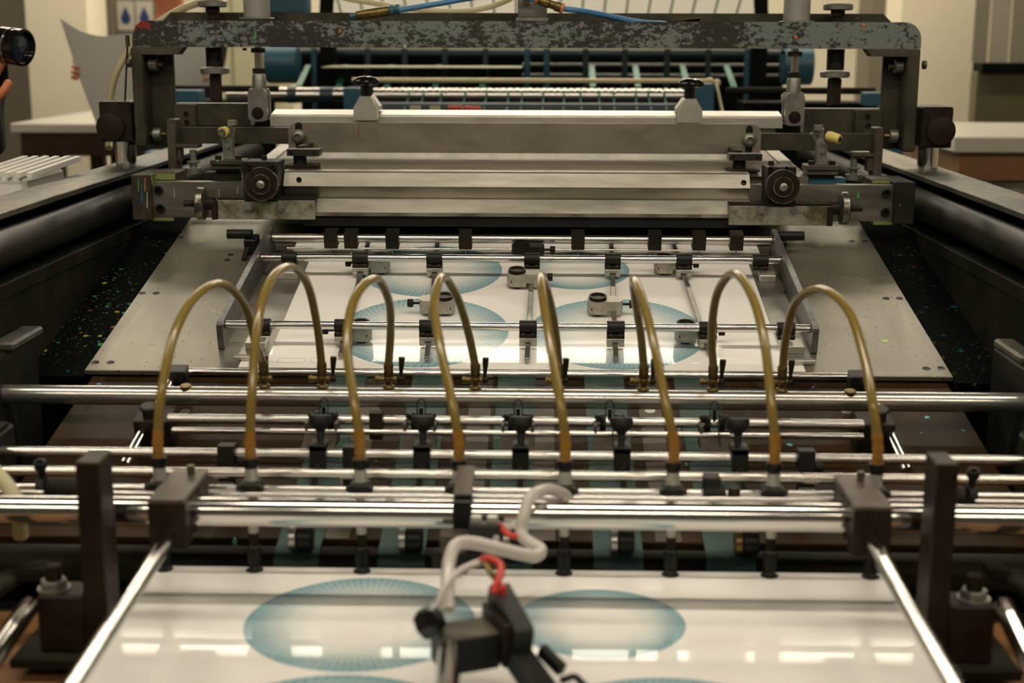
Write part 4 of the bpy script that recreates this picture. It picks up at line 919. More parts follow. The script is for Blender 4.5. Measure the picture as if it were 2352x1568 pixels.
# toggle clamps on blue blocks
for i, px in enumerate((528, 1885)):
    Yt = 3.10; x = xY(px, 380, Yt); t = thing('toggle_clamp', 'small toggle clamp %s beside the handwheel %s' % (('with ink-smeared lever', 'with yellow grip')[i], SIDE[i]), 'toggle clamp', (x, Yt, 0), group='toggle clamps')
    z = lambda y: zY(y+(0, 6)[i], Yt)
    obj('mounting_block', MB().b2(((-.055, -.030)[i], -.02, z(419)), ((.026, .052)[i], .02, z(397)), .002), M['teal' if i else 'dark_cast'], t)
    obj('spacer', MB().b2((-.026, -.025, z(397)+.0003), (.026, .018, z(391)), .001), M['black_ox'], t)
    obj('base_plate', MB().b2((-.033, -.03, z(390)), (.033, .03, z(381)), .001).b2((-.036, -.033, z(380)), (.036, .03, z(368)), .002), M['brown_lit'] if i else M['ink_splash'], t)
    for dx in (-.022, .022): obj('cap_screw', MB().cyl((dx, -.012, z(368)), (dx, -.012, z(359)), .007, 16), M['brown_steel'], t)
    obj('side_plate', MB().prism([(-.010, z(367)), (.010, z(367)), (.010, z(325)), (-.002, z(305)), (-.014, z(315))], 'y', -.012, -.009).prism([(-.010, z(367)), (.010, z(367)), (.010, z(325)), (-.002, z(305)), (-.014, z(315))], 'y', .006, .009), M['clevis'], t)
    sg = (-1, 1)[i]
    obj('lever', MB().bar((0, -.002, z(330)), (sg*-.004 if i else .006, -.010, z(285)), .010, .006, (0, 1, 0)).bar((-.006*sg, 0, z(322)), (-.024*sg if i else .012, -.004, z(296)), .008, .006, (0, 1, 0)), M['clevis'], t)
    obj('spindle_head', MB().cyl((-.010*sg if i else .010, -.006, z(290)), (-.010*sg if i else .010, -.006, z(278)), .010, 16), M['clevis'], t)
    for zz in (318, 338): obj('rivet', MB().cyl((.0, -.0165, z(zz)), (.0, -.0122, z(zz)), .0045, 12), M['steel'], t)
    if i: obj('grip', MB().tube([(.008, -.012, z(301)), (.014, -.016, z(303)), (.026, -.026, z(307)), (.032, -.031, z(309))], [.009, .0112, .0105, .0095], 16), M['yellow'], t); obj('grip_hole', MB().cyl((.0318, -.0308, z(309)), (.0332, -.0318, z(309.5)), .0060, 14), M['black_ox'], t)
    else: obj('grip', MB().lathe([(0, .0105), (.012, .0120), (.013, .009)], (-.004, -.012, z(303)), (-.35, -1, -.15), 18), M['yellow'], t); obj('grip_end', MB().lathe([(0, .009), (.004, .008)], (-.0088, -.0252, z(303)-.002), (-.35, -1, -.15), 16), M['clevis'], t)

# ---------------------------------------------------------------- gantry over the carriage
Yg = 3.38
gt = thing('gantry', 'chipped grey-green gantry beam with a red paint daub on one corner', 'gantry', (0, 0, 0))
gx0, gx1 = xY(303, 80, Yg), xY(2117, 80, Yg); gz0, gz1 = zY(110, Yg), zY(49, Yg)
obj('beam', MB().prism(rrect(gx0, gz0, gx1, gz1, .040, 7, (0, 0, 1, 1)), 'y', Yg, Yg+.012), M['beam_paint'], gt)
bz1 = zY(30, 3.50); obj('rear_flange', MB().prism(rrect(gx0+.02, gz0+.022, gx1-.02, bz1, .045, 1, (0, 0, 1, 1)), 'y', 3.49, 3.502), M['post_green'], gt)
cuts = sorted([(xY(591, 100, 3.40), .042), (xY(1827, 100, 3.40), .042), (xY(492, 110, 3.43), .026), (xY(1920, 110, 3.43), .026)])
mb = MB(); xs_ = gx0+.012
for c_, h_ in cuts + [(gx1-.012, 0)]: mb.b2((xs_, Yg+.0125, gz0+.024), (c_-h_, 3.4895, gz0+.034), .001); xs_ = c_+h_
obj('beam_web', mb, M['frame_black'], gt)
mb = MB().prism([(gx0+.003, gz1-.028), (gx0+.010, gz1-.012), (gx0+.022, gz1-.002), (gx0+.036, gz1-.0015), (gx0+.045, gz1-.006), (gx0+.043, gz1-.024), (gx0+.034, gz1-.016), (gx0+.026, gz1-.019), (gx0+.015, gz1-.014)], 'y', Yg-.0009, Yg-.0001)
o = obj('paint_daub', mb, M['red_paint'], gt); o['label'] = 'red paint daub on the corner of the gantry beam'
for px, py, L, k, w_ in ((780, 67, 5, 'orange', .0026), (586, 74, 14, 'green', .0026), (500, 70, 3, 'orange', .002), (1330, 56, 2, 'red', .002), (1984, 58, 1, 'orange', .003), (1828, 83, 3, 'orange', .003), (930, 105, 2, 'white', .003)): drip(gt, px, py, L, w_, Yg-.0006, k)
for i in (0, 1):
    sx = (-1, 1)[i]
    A = ((304, 330), (2082, 2110))[i]; B = ((330, 400), (2026, 2082))[i]
    yb = (341, 345)[i]
    xa, xb = sorted((xY(A[0], 200, Yg), xY(A[1], 200, Yg))); za, zb = zY(yb, Yg), gz0-.0004
    up = obj('upright', MB().b2((xa, Yg, za), (xb, Yg+.085, zb), .003), M['post_green'], gt)
    wa, wb = sorted((xY(B[0], 200, 3.45), xY(B[1], 200, 3.45)))
    obj('upright_web', MB().b2((wa, 3.452, zY(338, 3.45)), (wb, 3.466, zb), .002), M['post_green'], gt)
    c, d = ((306, 420), (1990, 2108))[i]; ca, cb_ = xY(c, 115, Yg), xY(d, 115, Yg); k = .014
    poly = [(ca, zb), (ca, zb-.017), (cb_-k, zb-.017), (cb_, zb)] if i == 0 else [(ca, zb), (ca+k, zb-.017), (cb_, zb-.017), (cb_, zb)]
    obj('gusset', MB().prism(poly, 'y', Yg-.001, Yg+.05), M['brown_lit'], gt)
    for (px, py) in (((352, 148), (362, 308)), ((2064, 153), (2052, 312)))[i]:
        cc = onY(px, py, 3.42); w = .0095
        ro = obj('roller', MB().cyl(cc-V((w, 0, 0)), cc+V((w, 0, 0)), .0155, 26, bev=.001), M['clevis'], gt)
        obj('roller_pin', MB().cyl(cc-V((.022, 0, 0)), cc+V((.022, 0, 0)), .006, 14), M['brass'], ro)
    px = (303, 2117)[i]; cc = onY(px, (145, 149)[i], 3.42)
    obj('bolt_head', MB().cyl(cc-V((.002*-sx, 0, 0)), cc+V((sx*.010, 0, 0)), .0115, 6, bev=.001), M['brown_lit'], gt)
    # slide blocks on the chrome posts
    A = ((236, 318), (2112, 2182))[i]; ya, yb = ((236, 328), (241, 334))[i]
    xa, xb = sorted((xY(A[0], 280, 3.40), xY(A[1], 280, 3.40)))
    if i == 0: xb = min(xb, xY(304, 280, Yg)-.0006)
    else: xa = max(xa, xY(2110, 280, Yg)+.0006)
    bk = obj('slide_block', MB().b2((xa, 3.375, zY(yb, 3.4)), (xb, 3.50, zY(ya, 3.4)), .003), M['brown_steel'], gt)
    c = onY((252, 2163)[i], (292, 301)[i], 3.36)
    obj('clamp_disc', MB().lathe([(0, .028), (.001, .0325), (.011, .0338), (.014, .0325), (.0145, .031)], c+V((0, .015, 0)), (0, -1, 0), 44), M['brown_steel'], bk)
    obj('hex_nut', MB().cyl((xa-.012 if i == 0 else xb, 3.43, zY(258, 3.4)), (xa if i == 0 else xb+.012, 3.43, zY(258, 3.4)), .014, 6, bev=.001), M['chrome'], bk)
for i, px in enumerate((290, 2131)):
    x = xY(px, 360, 3.43)
    solo('guide_post', MB().cyl((x, 3.43, 1.1022), (x, 3.43, zY((328, 334)[i], 3.4)-.0005), .0245, 36), M['chrome'], 'thick chrome post on the side rail under the gantry block ' + SIDE[i], 'post', 'gantry posts')
# air cylinders, piston rods and clevises
for i, (pc, pr) in enumerate(((583, 591), (1838, 1827))):
    x = xY(pr, 200, 3.40); z = lambda y: zY(y+(0, 5)[i], 3.40)
    t = thing('air_cylinder', 'grey air cylinder on the gantry beam with its clevis joint ' + SIDE[i], 'air cylinder', (x, 3.425, 0), group='air cylinders')
    obj('barrel', MB().cyl((0, 0, z(44)+.003), (0, 0, z(44)+.26), .031, 40), M['cyl_grey'], t)
    obj('base_flange', MB().b2((-.036, -.032, z(44)-.0015), (.036, .034, z(44)+.0025), .001), M['clevis'], t)
    obj('tie_nut', MB().cyl((0, 0, z(123)), (0, 0, z(112)), .017, 24).cyl((-.030, -.01, z(118)), (-.030, -.01, z(112)), .005, 6), M['brown_lit'], t)
    obj('piston_rod', MB().cyl((0, 0, z(170)), (0, 0, z(46)), .0095, 22), M['chrome_satin'], t)
    obj('lock_nut', MB().cyl((0, 0, z(172)), (0, 0, z(159)), .0155, 6, bev=.001), M['brown_steel'], t)
    obj('clevis', MB().lathe([(z(214), .0175), (z(176), .0160), (z(173), .0145)], (0, 0, 0), (0, 0, 1), 26).prism(rrect(-.0225, z(281), .0225, z(206), .012, 5), 'y', -.032, -.018).prism(rrect(-.0225, z(281), .0225, z(206), .012, 5), 'y', .006, .020).b2((-.0225, -.018, z(222)), (.0225, .006, z(206)), .001), M['clevis'], t)
    obj('clevis_pin', MB().ring((0, -.0335, z(262)), (0, -.0321, z(262)), .0145, .008, 22).cyl((0, -.037, z(262)), (0, .02, z(262)), .0085, 18), M['brown_steel'], t)
# height adjusters through the beam
for i, (pt_, pb_) in enumerate(((487, 497), (1927, 1914))):
    x = xY((pt_+pb_)/2, 110, 3.43); z = lambda y: zY(y+(0, 4)[i], 3.43)
    t = thing('height_screw', 'height screw with two flat round flanges through the gantry beam ' + SIDE[i], 'adjusting screw', (x, 3.43, 0), group='height screws')
    obj('top_flange', MB().lathe([(z(18), .030), (z(16), .0345), (z(5), .0345), (z(3), .032)], (0, 0, 0), (0, 0, 1), 40), M['clevis'], t)
    obj('neck', MB().cyl((0, 0, z(32)), (0, 0, z(18)), .0165, 26).cyl((0, 0, z(100)), (0, 0, z(32)), .011, 20), M['brown_steel'], t)
    obj('bush', MB().cyl((0, 0, z(155)), (0, 0, gz0-.001), .0205, 28), M['black_ox'], t)
    obj('lower_flange', MB().lathe([(z(172), .030), (z(170), .0345), (z(159), .0345), (z(157), .031)], (0, 0, 0), (0, 0, 1), 40), M['clevis'], t)
    obj('square_shaft', MB().box((0, 0, (z(173)+z(236))/2), (.026, .026, z(173)-z(236)), .003, rot('Z', D(20))), M['brown_steel'], t)
# bracket and air lines on the middle of the beam
x = xY(1223, 25, 3.42); br = thing('hose_bracket', 'angle bracket on the middle of the gantry beam under the blue air line', 'bracket', (x, 3.42, 0))
obj('foot', MB().b2((-.038, -.036, gz1+.0003), (.038, .03, zY(40, 3.4)), .001), M['clevis'], br)
obj('web', MB().b2((-.034, -.005, zY(40, 3.4)+.0002), (.034, .005, zY(-30, 3.4)), .001), M['alu_strip'], br)
obj('bolt', MB().cyl((-.014, -.012, zY(4, 3.4)), (-.014, -.0052, zY(4, 3.4)), .008, 6), M['brass'], br)
YA = 3.41
t = thing('air_line', 'blue air line from the brass coupling resting on the gantry beam to the middle bracket', 'air line', (0, 0, 0), group='blue air lines')
obj('tube', MB().tube(spline([onY(px, py, YA-.04) for px, py in ((918, 23), (965, 15), (1015, 7), (1065, -2), (1120, -9), (1180, -8), (1240, 1))], 8), .0065, 14), M['blue_hose'], t)
a, b = onY(818, 36, YA-.02), onY(898, 24, YA-.02); d = (b-a).normalized()
obj('coupling', MB().lathe([(0, .009), (.004, .0115), (.076, .0115), (.080, .009)], a, d, 20), M['brass'], t)
obj('blue_collar', MB().lathe([(.080, .0120), (.090, .0120), (.091, .009), (.094, .009), (.095, .0125), (.103, .0125)], a, d, 18), M['teal'], t); obj('blue_plug', MB().cyl(a-d*.014, a, .0075, 14), M['teal'], t)
t = thing('air_line', 'blue air line with orange-ringed coupling running onto the grey half of the gantry beam', 'air line', (0, 0, 0), group='blue air lines')
a, b = onY(1240, 1, YA-.045), onY(1300, 22, YA-.045); d = (b-a).normalized()
obj('coupling', MB().lathe([(-.006, .0095), (.0, .0110), (.022, .0115), (.024, .0095), (.036, .0095), (.038, .0115), (.052, .0115)], a, d, 20), M['brass'], t)
for q in (-.010, .053): obj('orange_ring', MB().lathe([(q, .0125), (q+.005, .0125)], a, d, 20), M['orange'], t)
obj('tube', MB().tube(spline([a+d*.058, onY(1330, 24, YA-.04), onY(1380, 33, YA-.01), onY(1425, 43, YA+.01), onY(1475, 52, YA+.025), onY(1530, 56, YA+.035)], 8), .0070, 14), M['blue_hose'], t)
pts = [onY(px, py, y) for px, py, y in ((250, 340, 3.49), (252, 290, 3.535), (252, 235, 3.54), (268, 165, 3.54), (305, 105, 3.55), (350, 62, 3.55), (400, 30, 3.55), (450, 8, 3.53), (500, -6, 3.5))]
solo('air_hose', MB().tube(spline(pts, 8), .0092, 16), M['yellow_hose'], 'yellowed clear hose curving behind the red-daubed gantry corner', 'hose', 'yellowed air hoses')
pts = [onY(px, py, y) for px, py, y in ((760, -14, 3.6), (805, -2, 3.6), (860, 7, 3.6), (930, 19, 3.6), (1000, 25, 3.6), (1070, 25, 3.6), (1130, 14, 3.6), (1175, -4, 3.58))]
solo('air_hose', MB().tube(spline(pts, 8), .0070, 16), M['yellow_hose'], 'yellowed clear hose sagging across the middle behind the gantry beam', 'hose', 'yellowed air hoses')
a, b = onY(287, 236, 3.42), onY(293, 95, 3.42)
t = thing('dip_rod', 'thin upright rod with a brass tip on the gantry block at the red-daubed end', 'rod', (0, 0, 0))
obj('rod', MB().cyl(a, b, .0022, 10), M['brown_steel'], t); obj('tip', MB().cyl(b-V((0, 0, .012)), b+V((0, 0, .014)), .0052, 12), M['brass'], t)
solo('paper_scrap', MB().sheet(lambda u, v: onY(1540, 49, 3.40)+V((u*.07, v*.03, .001+.008*u*(1-v))), 5, 3, .0008), M['brass'], 'curled yellowish scrap lying on the grey half of the gantry beam', 'scrap')
# ---------------------------------------------------------------- sheet conveyor behind the press
cv = thing('sheet_conveyor', 'dark blue sheet conveyor with green round belts behind the press', 'conveyor', (0, 0, 0))
Yk = 5.2
def cx(px, Y=Yk): return xY(px, 150, Y)
obj('body', MB().b2((cx(690, 5.9), 5.9, 0), (cx(1800, 5.9), 6.0, zY(60, 5.9)), .002), M['frame_black'], cv)  # black panel added to fill in the darkness behind the conveyor
obj('base', MB().b2((cx(620), 5.0, 0), (cx(1850), 5.9, .80), .004), M['frame_black'], cv)
obj('cross_tube', MB().cyl((cx(690, 5.6), 5.6, zY(123, 5.6)), (cx(1810, 5.6), 5.6, zY(123, 5.6)), .016, 20), M['teal_dark'], cv)
obj('cream_strip', MB().b2((cx(690, 5.7), 5.7, zY(115, 5.7)), (cx(1800, 5.7), 5.71, zY(107, 5.7)), .001), M['cream_metal'], cv)
for px, m in ((722, 'teal'), (845, 'teal_dark'), (930, 'teal_dark'), (1022, 'teal_dark'), (1115, 'teal_dark'), (1211, 'teal'), (1256, 'teal'), (1345, 'teal_dark'), (1435, 'teal_dark'), (1532, 'teal_dark'), (1626, 'teal_dark'), (1716, 'teal')):
    obj('post', MB().cyl((cx(px, 5.5), 5.5, .8), (cx(px, 5.5), 5.5, zY(112, 5.5)), .0115, 16), M[m], cv)
for py in (148, 172): obj('cross_rod', MB().cyl((cx(1200, 5.65), 5.65, zY(py, 5.65)), (cx(1800, 5.65), 5.65, zY(py, 5.65)), .006, 12), M['clevis'], cv)
obj('cream_rod', MB().cyl((cx(808, 4.9), 4.9, zY(185, 4.9)), (cx(1632, 4.9), 4.9, zY(185, 4.9)), .0085, 18), M['cream_metal'], cv)
for px, nm in ((1632, 0), (1648, 1)): obj('rod_end', MB().ball((cx(px, 4.9), 4.9, zY(185+nm*4, 4.9)), .013), M['cream_metal'], cv)
# slanting green belts
for a, b in ((708, 685), (795, 778), (898, 888), (1008, 1000), (1113, 1108), (1359, 1362), (1459, 1466), (1567, 1580), (1668, 1686)):
    p0 = onY(a, 150, 5.5); p1 = onY(b, 200, 5.1); obj('green_belt', MB().bar(p0, p1, .022, .004), M['cord'], cv)
# rollers
Yr2 = 4.8; zr = zY(220, Yr2); xa, xb = cx(858, Yr2), cx(1572, Yr2); prof = []
n = 46
for k in range(n):
    a = (xb-xa)*k/n; wd = (xb-xa)/n; prof += [(a, .0255), (a+wd*.72, .0255), (a+wd*.76, .021), (a+wd*.96, .021)]
obj('grooved_roller', MB().lathe(prof, (xa, Yr2, zr), (1, 0, 0), 28), M['chrome_satin'], cv)
obj('blue_roller', MB().cyl((xa, 4.72, zY(250, 4.72)), (xb+.05, 4.72, zY(250, 4.72)), .020, 24), M['teal_dark'], cv)
rl = obj('wide_roller', MB().cyl((cx(520, 4.8), 4.8, zr), (cx(795, 4.8), 4.8, zr), .0255, 28), M['chrome_satin'], cv)
for a, b in ((660, 680), (735, 765), (600, 612)): obj('rubber_band', MB().ring((cx(a, 4.8), 4.8, zr), (cx(b, 4.8), 4.8, zr), .027, .0257, 28), M['teal_dark'], rl)
obj('end_plate', MB().b2((cx(795, 4.78), 4.70, .80), (cx(832, 4.78), 4.86, zY(202, 4.78)), .002), M['teal'], cv)
obj('end_plate', MB().b2((cx(1604, 4.78), 4.70, .80), (cx(1636, 4.78), 4.86, zY(190, 4.78)), .002), M['teal'], cv)
obj('tan_strip', MB().bar((cx(1646, 4.8), 4.8, zY(190, 4.8)), (cx(1664, 4.7), 4.7, zY(262, 4.7)), .018, .008, (1, 0, 0)), M['cream_metal'], cv)
for px, dx in ((939, -10), (972, -8), (1014, -8), (1068, -6), (1117, -5), (1168, -4), (1199, -3), (1248, -2), (1296, -2), (1333, 3), (1376, 2), (1410, 1), (1461, 2), (1490, 6), (1527, 4)):
    P = [onY(px, 203, 4.83), onY(px, 210, 4.772), onY(px, 222, 4.765), onY(px+dx*.5, 236, 4.745), onY(px+dx, 250, 4.69), onY(px+dx, 262, 4.69)]
    obj('round_belt', MB().tube(spline(P, 4), .0030, 8), M['cord'], cv)
obj('orange_sleeve', MB().cyl(onY(1030, 248, 4.66), onY(1062, 248, 4.66), .0075, 16), M['red_wire'], cv)
obj('orange_sleeve', MB().cyl(onY(1067, 248, 4.66), onY(1104, 250, 4.66), .0075, 16), M['red_wire'], cv)
for a, b in ((940, 965), (986, 1010)): obj('pale_pad', MB().b2((cx(a, 4.68), 4.68, zY(255, 4.68)), (cx(b, 4.68), 4.69, zY(244, 4.68)), .001), M['cream_metal'], cv)
# blue drums at both sides
for i, (a, b) in enumerate(((613, 686), (1796, 1864))):
    obj('blue_drum', MB().cyl((cx(a, 5.5), 5.5, zY(148, 5.5)), (cx(b, 5.5), 5.5, zY(148, 5.5)), .074, 40, bev=.004), M['teal'], cv)
    a2, b2 = ((398, 463), (1984, 2020))[i]
    obj('bearing_block', MB().b2((xY(a2, 222, 4.6), 4.55, zY(240, 4.6)), (xY(b2, 222, 4.6), 4.65, zY(209, 4.6)), .003), M['teal'], cv)
    a3, b3 = ((380, 640), (1668, 2010))[i]
    obj('side_tube', MB().cyl((xY(a3, 205, 4.7), 4.7, zY(206, 4.7)), (xY(b3, 205, 4.7), 4.7, zY(206, 4.7)), .011, 18), M['frame_grey'], cv)
    obj('side_cabinet', MB().b2((xY((440, 1700)[i], 250, 4.95), 4.85, 0), (xY((620, 2000)[i], 250, 4.95), 5.05, zY(232, 4.9)), .004), M['frame_black'], cv)
    a4, b4 = ((338, 400), (2022, 2068))[i]
    obj('lower_box', MB().b2((xY(a4, 330, 4.45), 4.4, 0), (xY(b4, 330, 4.45), 4.5, zY((350, 322)[i], 4.45)), .004), M['teal'], cv)
solo('pale_plate', MB().prism([(xY(738, 157, 5.15), 5.15), (xY(1198, 160, 5.15), 5.15), (xY(1200, 134, 5.45), 5.45), (xY(765, 131, 5.45), 5.45)], 'z', zY(157, 5.15), zY(157, 5.15)+.003), M['cab'], 'pale flat plate lying on the conveyor behind the gantry', 'plate')
# tilted delivery table with grey-green tapes
def tapes():
    t = NT('taped white table'); sp = t.n('ShaderNodeSeparateXYZ'); t.l(t.co(), sp.inputs[0])
    f = t.math('LESS_THAN', t.math('FRACT', t.math('MULTIPLY', t.math('DIVIDE', sp.outputs[0], t.math('MULTIPLY_ADD', t.math('SUBTRACT', sp.outputs[2], 1.49), .46, 1.0)), 12.2)), .14)
    return t.out(t.mix(f, (.74, .72, .62), (.22, .25, .19)), 0, .4)
M['tapes'] = tapes()
xa, xb = xY(765, 30, 5.45), xY(1733, 30, 5.45)
P = [(5.45, zY(36, 5.45)), (5.70, zY(36, 5.45)+.40), (5.714, zY(36, 5.45)+.40), (5.464, zY(36, 5.45))]
dt = thing('delivery_table', 'white tilted delivery table with grey-green tapes above the conveyor', 'delivery table', (0, 0, 0))
obj('deck', MB().prism(P, 'x', xa, xb), M['tapes'], dt)
for x in (xa-.03, xb+.03): obj('side_frame', MB().prism([(5.54, .802), (5.54, zY(36, 5.45)-.02), (5.75, zY(36, 5.45)+.42), (5.68, zY(36, 5.45)+.42), (5.475, zY(36, 5.45)-.02), (5.475, .802)], 'x', x-.028, x+.028), M['frame_black'], dt)
obj('motor_box', MB().b2((xY(640, 15, 5.6), 5.30, zY(34, 5.3)), (xY(735, 15, 5.6), 5.4, zY(-30, 5.6)), .01), M['teal'], dt)

# ---------------------------------------------------------------- tables and background furniture
def table(label, pxa, pxb, Y, pyt, d, th, m_ap, legs, clip=None):
    zt2 = zY(pyt, Y); xa, xb = xY(pxa, 280, Y), xY(pxb, 280, Y)
    t = thing('light_table', label, 'table', (0, 0, 0), group='white work tables')
    obj('table_top', MB().b2((xa, Y, zt2-th), (xb, Y+d, zt2), .004), M['white_top'], t)
    obj('apron', MB().b2((xa+.03, Y+.03, zt2-th-.10), (xb-.03, Y+d-.03, zt2-th-.0003), .003), M[m_ap], t)
    for px in legs:
        x = xY(px, 350, Y+.05); 
        for yy in (Y+.07, Y+d-.12): obj('leg', MB().b2((x-.035, yy-.03, 0), (x+.035, yy+.03, zt2-th-.1003), .003), M[m_ap], t)
table('white-topped brown wooden table behind the curved sheet', 22, 560, 6.1, 288, 1.1, .04, 'table_wood', (72, 125, 520))
table('white-topped orange wooden table in front of the curtain strips', 2196, 2700, 5.0, 310, .9, .055, 'wood', (2235, 2560))
cbn = thing('cabinet', 'pale green tall cabinet behind the red-daubed gantry corner', 'cabinet', (0, 0, 0))
obj('carcass', MB().b2((xY(470, 100, 8.0), 8.0, 0), (xY(640, 100, 8.0), 8.4, 2.4), .004), M['cab'], cbn)
obj('door', MB().b2((xY(470, 100, 8.0)+.01, 7.98, .1), (xY(532, 100, 8.0), 7.9995, 2.38), .003), M['cab'], cbn)
obj('door', MB().b2((xY(537, 100, 8.0), 7.98, .1), (xY(640, 100, 8.0)-.01, 7.9995, 2.38), .003), M['cab'], cbn)
nb = solo('notice_board', MB().b2((xY(262, 40, 8.7), 8.7, zY(120, 8.7)), (xY(400, 40, 8.7), 8.73, zY(-60, 8.7)), .003), M['wall_dim'], 'grey notice board on the far wall behind the person with the curved sheet', 'board')
for i, px in enumerate((288, 331)):
    c = onY(px, 36, 8.68); t = thing('safety_sign', 'white sign with a blue drop, %s' % ('beside the grey pier', 'next to the person holding the curved sheet')[i], 'sign', c, group='blue drop signs')
    obj('panel', MB().box((0, .008, 0), (.10, .006, .17), .001), M['white_top'], t)
    out = [(.030*math.sin(D(a)), -.018+.032*-math.cos(D(a))) for a in range(-120, 121, 20)] + [(0, .055)]
    obj('blue_drop', MB().prism(out, 'y', .002, .0048), M['sign_blue'], t)
oc = thing('storage_cabinet', 'olive cabinet with a dark top rail below the curtain strips', 'cabinet', (0, 0, 0))
zc2 = zY(162, 6.6); obj('carcass', MB().b2((xY(2228, 200, 6.7), 6.6, 0), (xY(2700, 200, 6.6), 6.7, zc2), .005), M['olive'], oc)
obj('top_rail', MB().b2((xY(2234, 150, 6.7), 6.55, zc2+.0005), (xY(2700, 150, 6.6), 6.7, zY(141, 6.6)), .003), M['frame_black'], oc)
xs0 = xY(2236, 60, 6.8)
for i in range(7):
    cxs = xs0+.045+i*.088; solo('curtain_strip', MB().box((cxs, 6.83, (zY(140, 6.8)+3.2)/2), (.084, .004, 3.2-zY(140, 6.8)), .001, rot('Z', D((22, -14, 18, -20, 12, -18, 20)[i]), (cxs, 6.83, 0))), M['strip_pvc'], 'hanging grey curtain strip above the olive cabinet, %s from the cream pier' % ORD[i], 'curtain strip', 'curtain strips')
solo('curtain_rail', MB().b2((xs0-.05, 6.78, 3.2), (xs0+.8, 6.9, 3.3), .004), M['clevis'], 'metal rail carrying the grey curtain strips', 'rail')
# white plastic tub and things under the tables
def tub(label, px, py, Y, r, h, name='bucket'):
    c = onY(px, py, Y); t = thing(name, label, 'bucket', (c.x, Y, 0), group='white buckets')
    obj('body', MB().lathe([(c.z-h, r*.85), (c.z-.004, r), (c.z, r*1.04), (c.z, r*.96), (c.z-h+.01, r*.82)], (0, 0, 0), (0, 0, 1), 28), M['white_paper'], t)
    obj('stand', MB().b2((-r, -r, 0), (r, r, c.z-h-.0003), .004), M['table_wood'], t)
tub('white bucket under the orange wooden table by the grey rail', 2312, 415, 5.2, .07, .12)
sk = thing('storage_tray', 'white ribbed plastic tray standing beside the red-daubed side rail', 'tray', (0, 0, 0))
c0, c1 = onY(-60, 400, 3.0), onY(76, 388, 3.0); zt3 = c1.z
obj('tray', MB().b2((c0.x, 2.95, zt3-.07), (c1.x, 3.2, zt3-.012), .01), M['white_paper'], sk)
for k in range(6): obj('rib', MB().bar((c0.x+.02+k*.024, 2.94, zt3-.008), (c0.x+.04+k*.024, 3.2, zt3+.006), .012, .012), M['white_paper'], sk)
obj('stand', MB().b2((c0.x+.01, 2.97, 0), (c1.x-.01, 3.18, zt3-.0703), .003), M['frame_black'], sk)

# ---------------------------------------------------------------- people
def skinned(name, chains, m, parent=None, sub=2):
    """one continuous body: chains of (point, radius); a chain may start on an existing point by repeating it"""
    vs, es, rs, idx = [], [], [], {}
    for ch_ in chains:
        prev = None
        for p, r in ch_:
            k = tuple(round(c, 4) for c in p)
            if k not in idx: idx[k] = len(vs); vs.append(p); rs.append(r)
            j = idx[k]
            if prev is not None and prev != j: es.append((prev, j))
            prev = j
    me = bpy.data.meshes.new(name); me.from_pydata([tuple(v) for v in vs], es, []); me.materials.append(m)
    o = bpy.data.objects.new(name, me); S.collection.objects.link(o); o.parent = parent
    md = o.modifiers.new('skin', 'SKIN'); md.use_smooth_shade = True
    for i, v in enumerate(me.skin_vertices[0].data):
        r = rs[i]; v.radius = r if isinstance(r, tuple) else (r, r)
    me.skin_vertices[0].data[0].use_root = True
    sb = o.modifiers.new('sub', 'SUBSURF'); sb.levels = sub; sb.render_levels = sub
    return o
def hand(w, d, up, side, curl=.6, s=1.0):
    """palm and five fingers from wrist w along d; up = back of the hand; fingers bend away from it"""
    d, up = V(d).normalized(), V(up).normalized(); lat = d.cross(up).normalized()*side
    palm = V(w)+d*.05*s; C_ = [[(V(w), .024*s), (palm, (.034*s, .016*s)), (palm+d*.035*s, (.036*s, .014*s))]]
    for k, (off, L) in enumerate(((-.030, .068), (-.010, .078), (.010, .074), (.029, .058))):
        p = palm+d*.035*s+lat*off*s; ch_ = [(palm+d*.035*s, (.036*s, .014*s)), (p+d*.008*s, .0095*s)]; a = 0; q = p+d*.008*s
        for L2 in (.45, .32, .25):
            a += curl; q = q+(d*math.cos(a)-up*math.sin(a))*L*L2*s; ch_.append((q, .0088*s-.0012*len(ch_)*s*.5))
        C_.append(ch_)
    b = V(w)+d*.025*s; t1 = b-lat*.034*s-up*.006*s; t2 = t1+(d*.8-lat*.55-up*.5*curl).normalized()*.034*s; t3 = t2+(d*.9+lat*.1-up*.7*curl).normalized()*.028*s
    C_.append([(V(w), .024*s), (t1, .014*s), (t2, .0115*s), (t3, .0095*s)])
    return C_
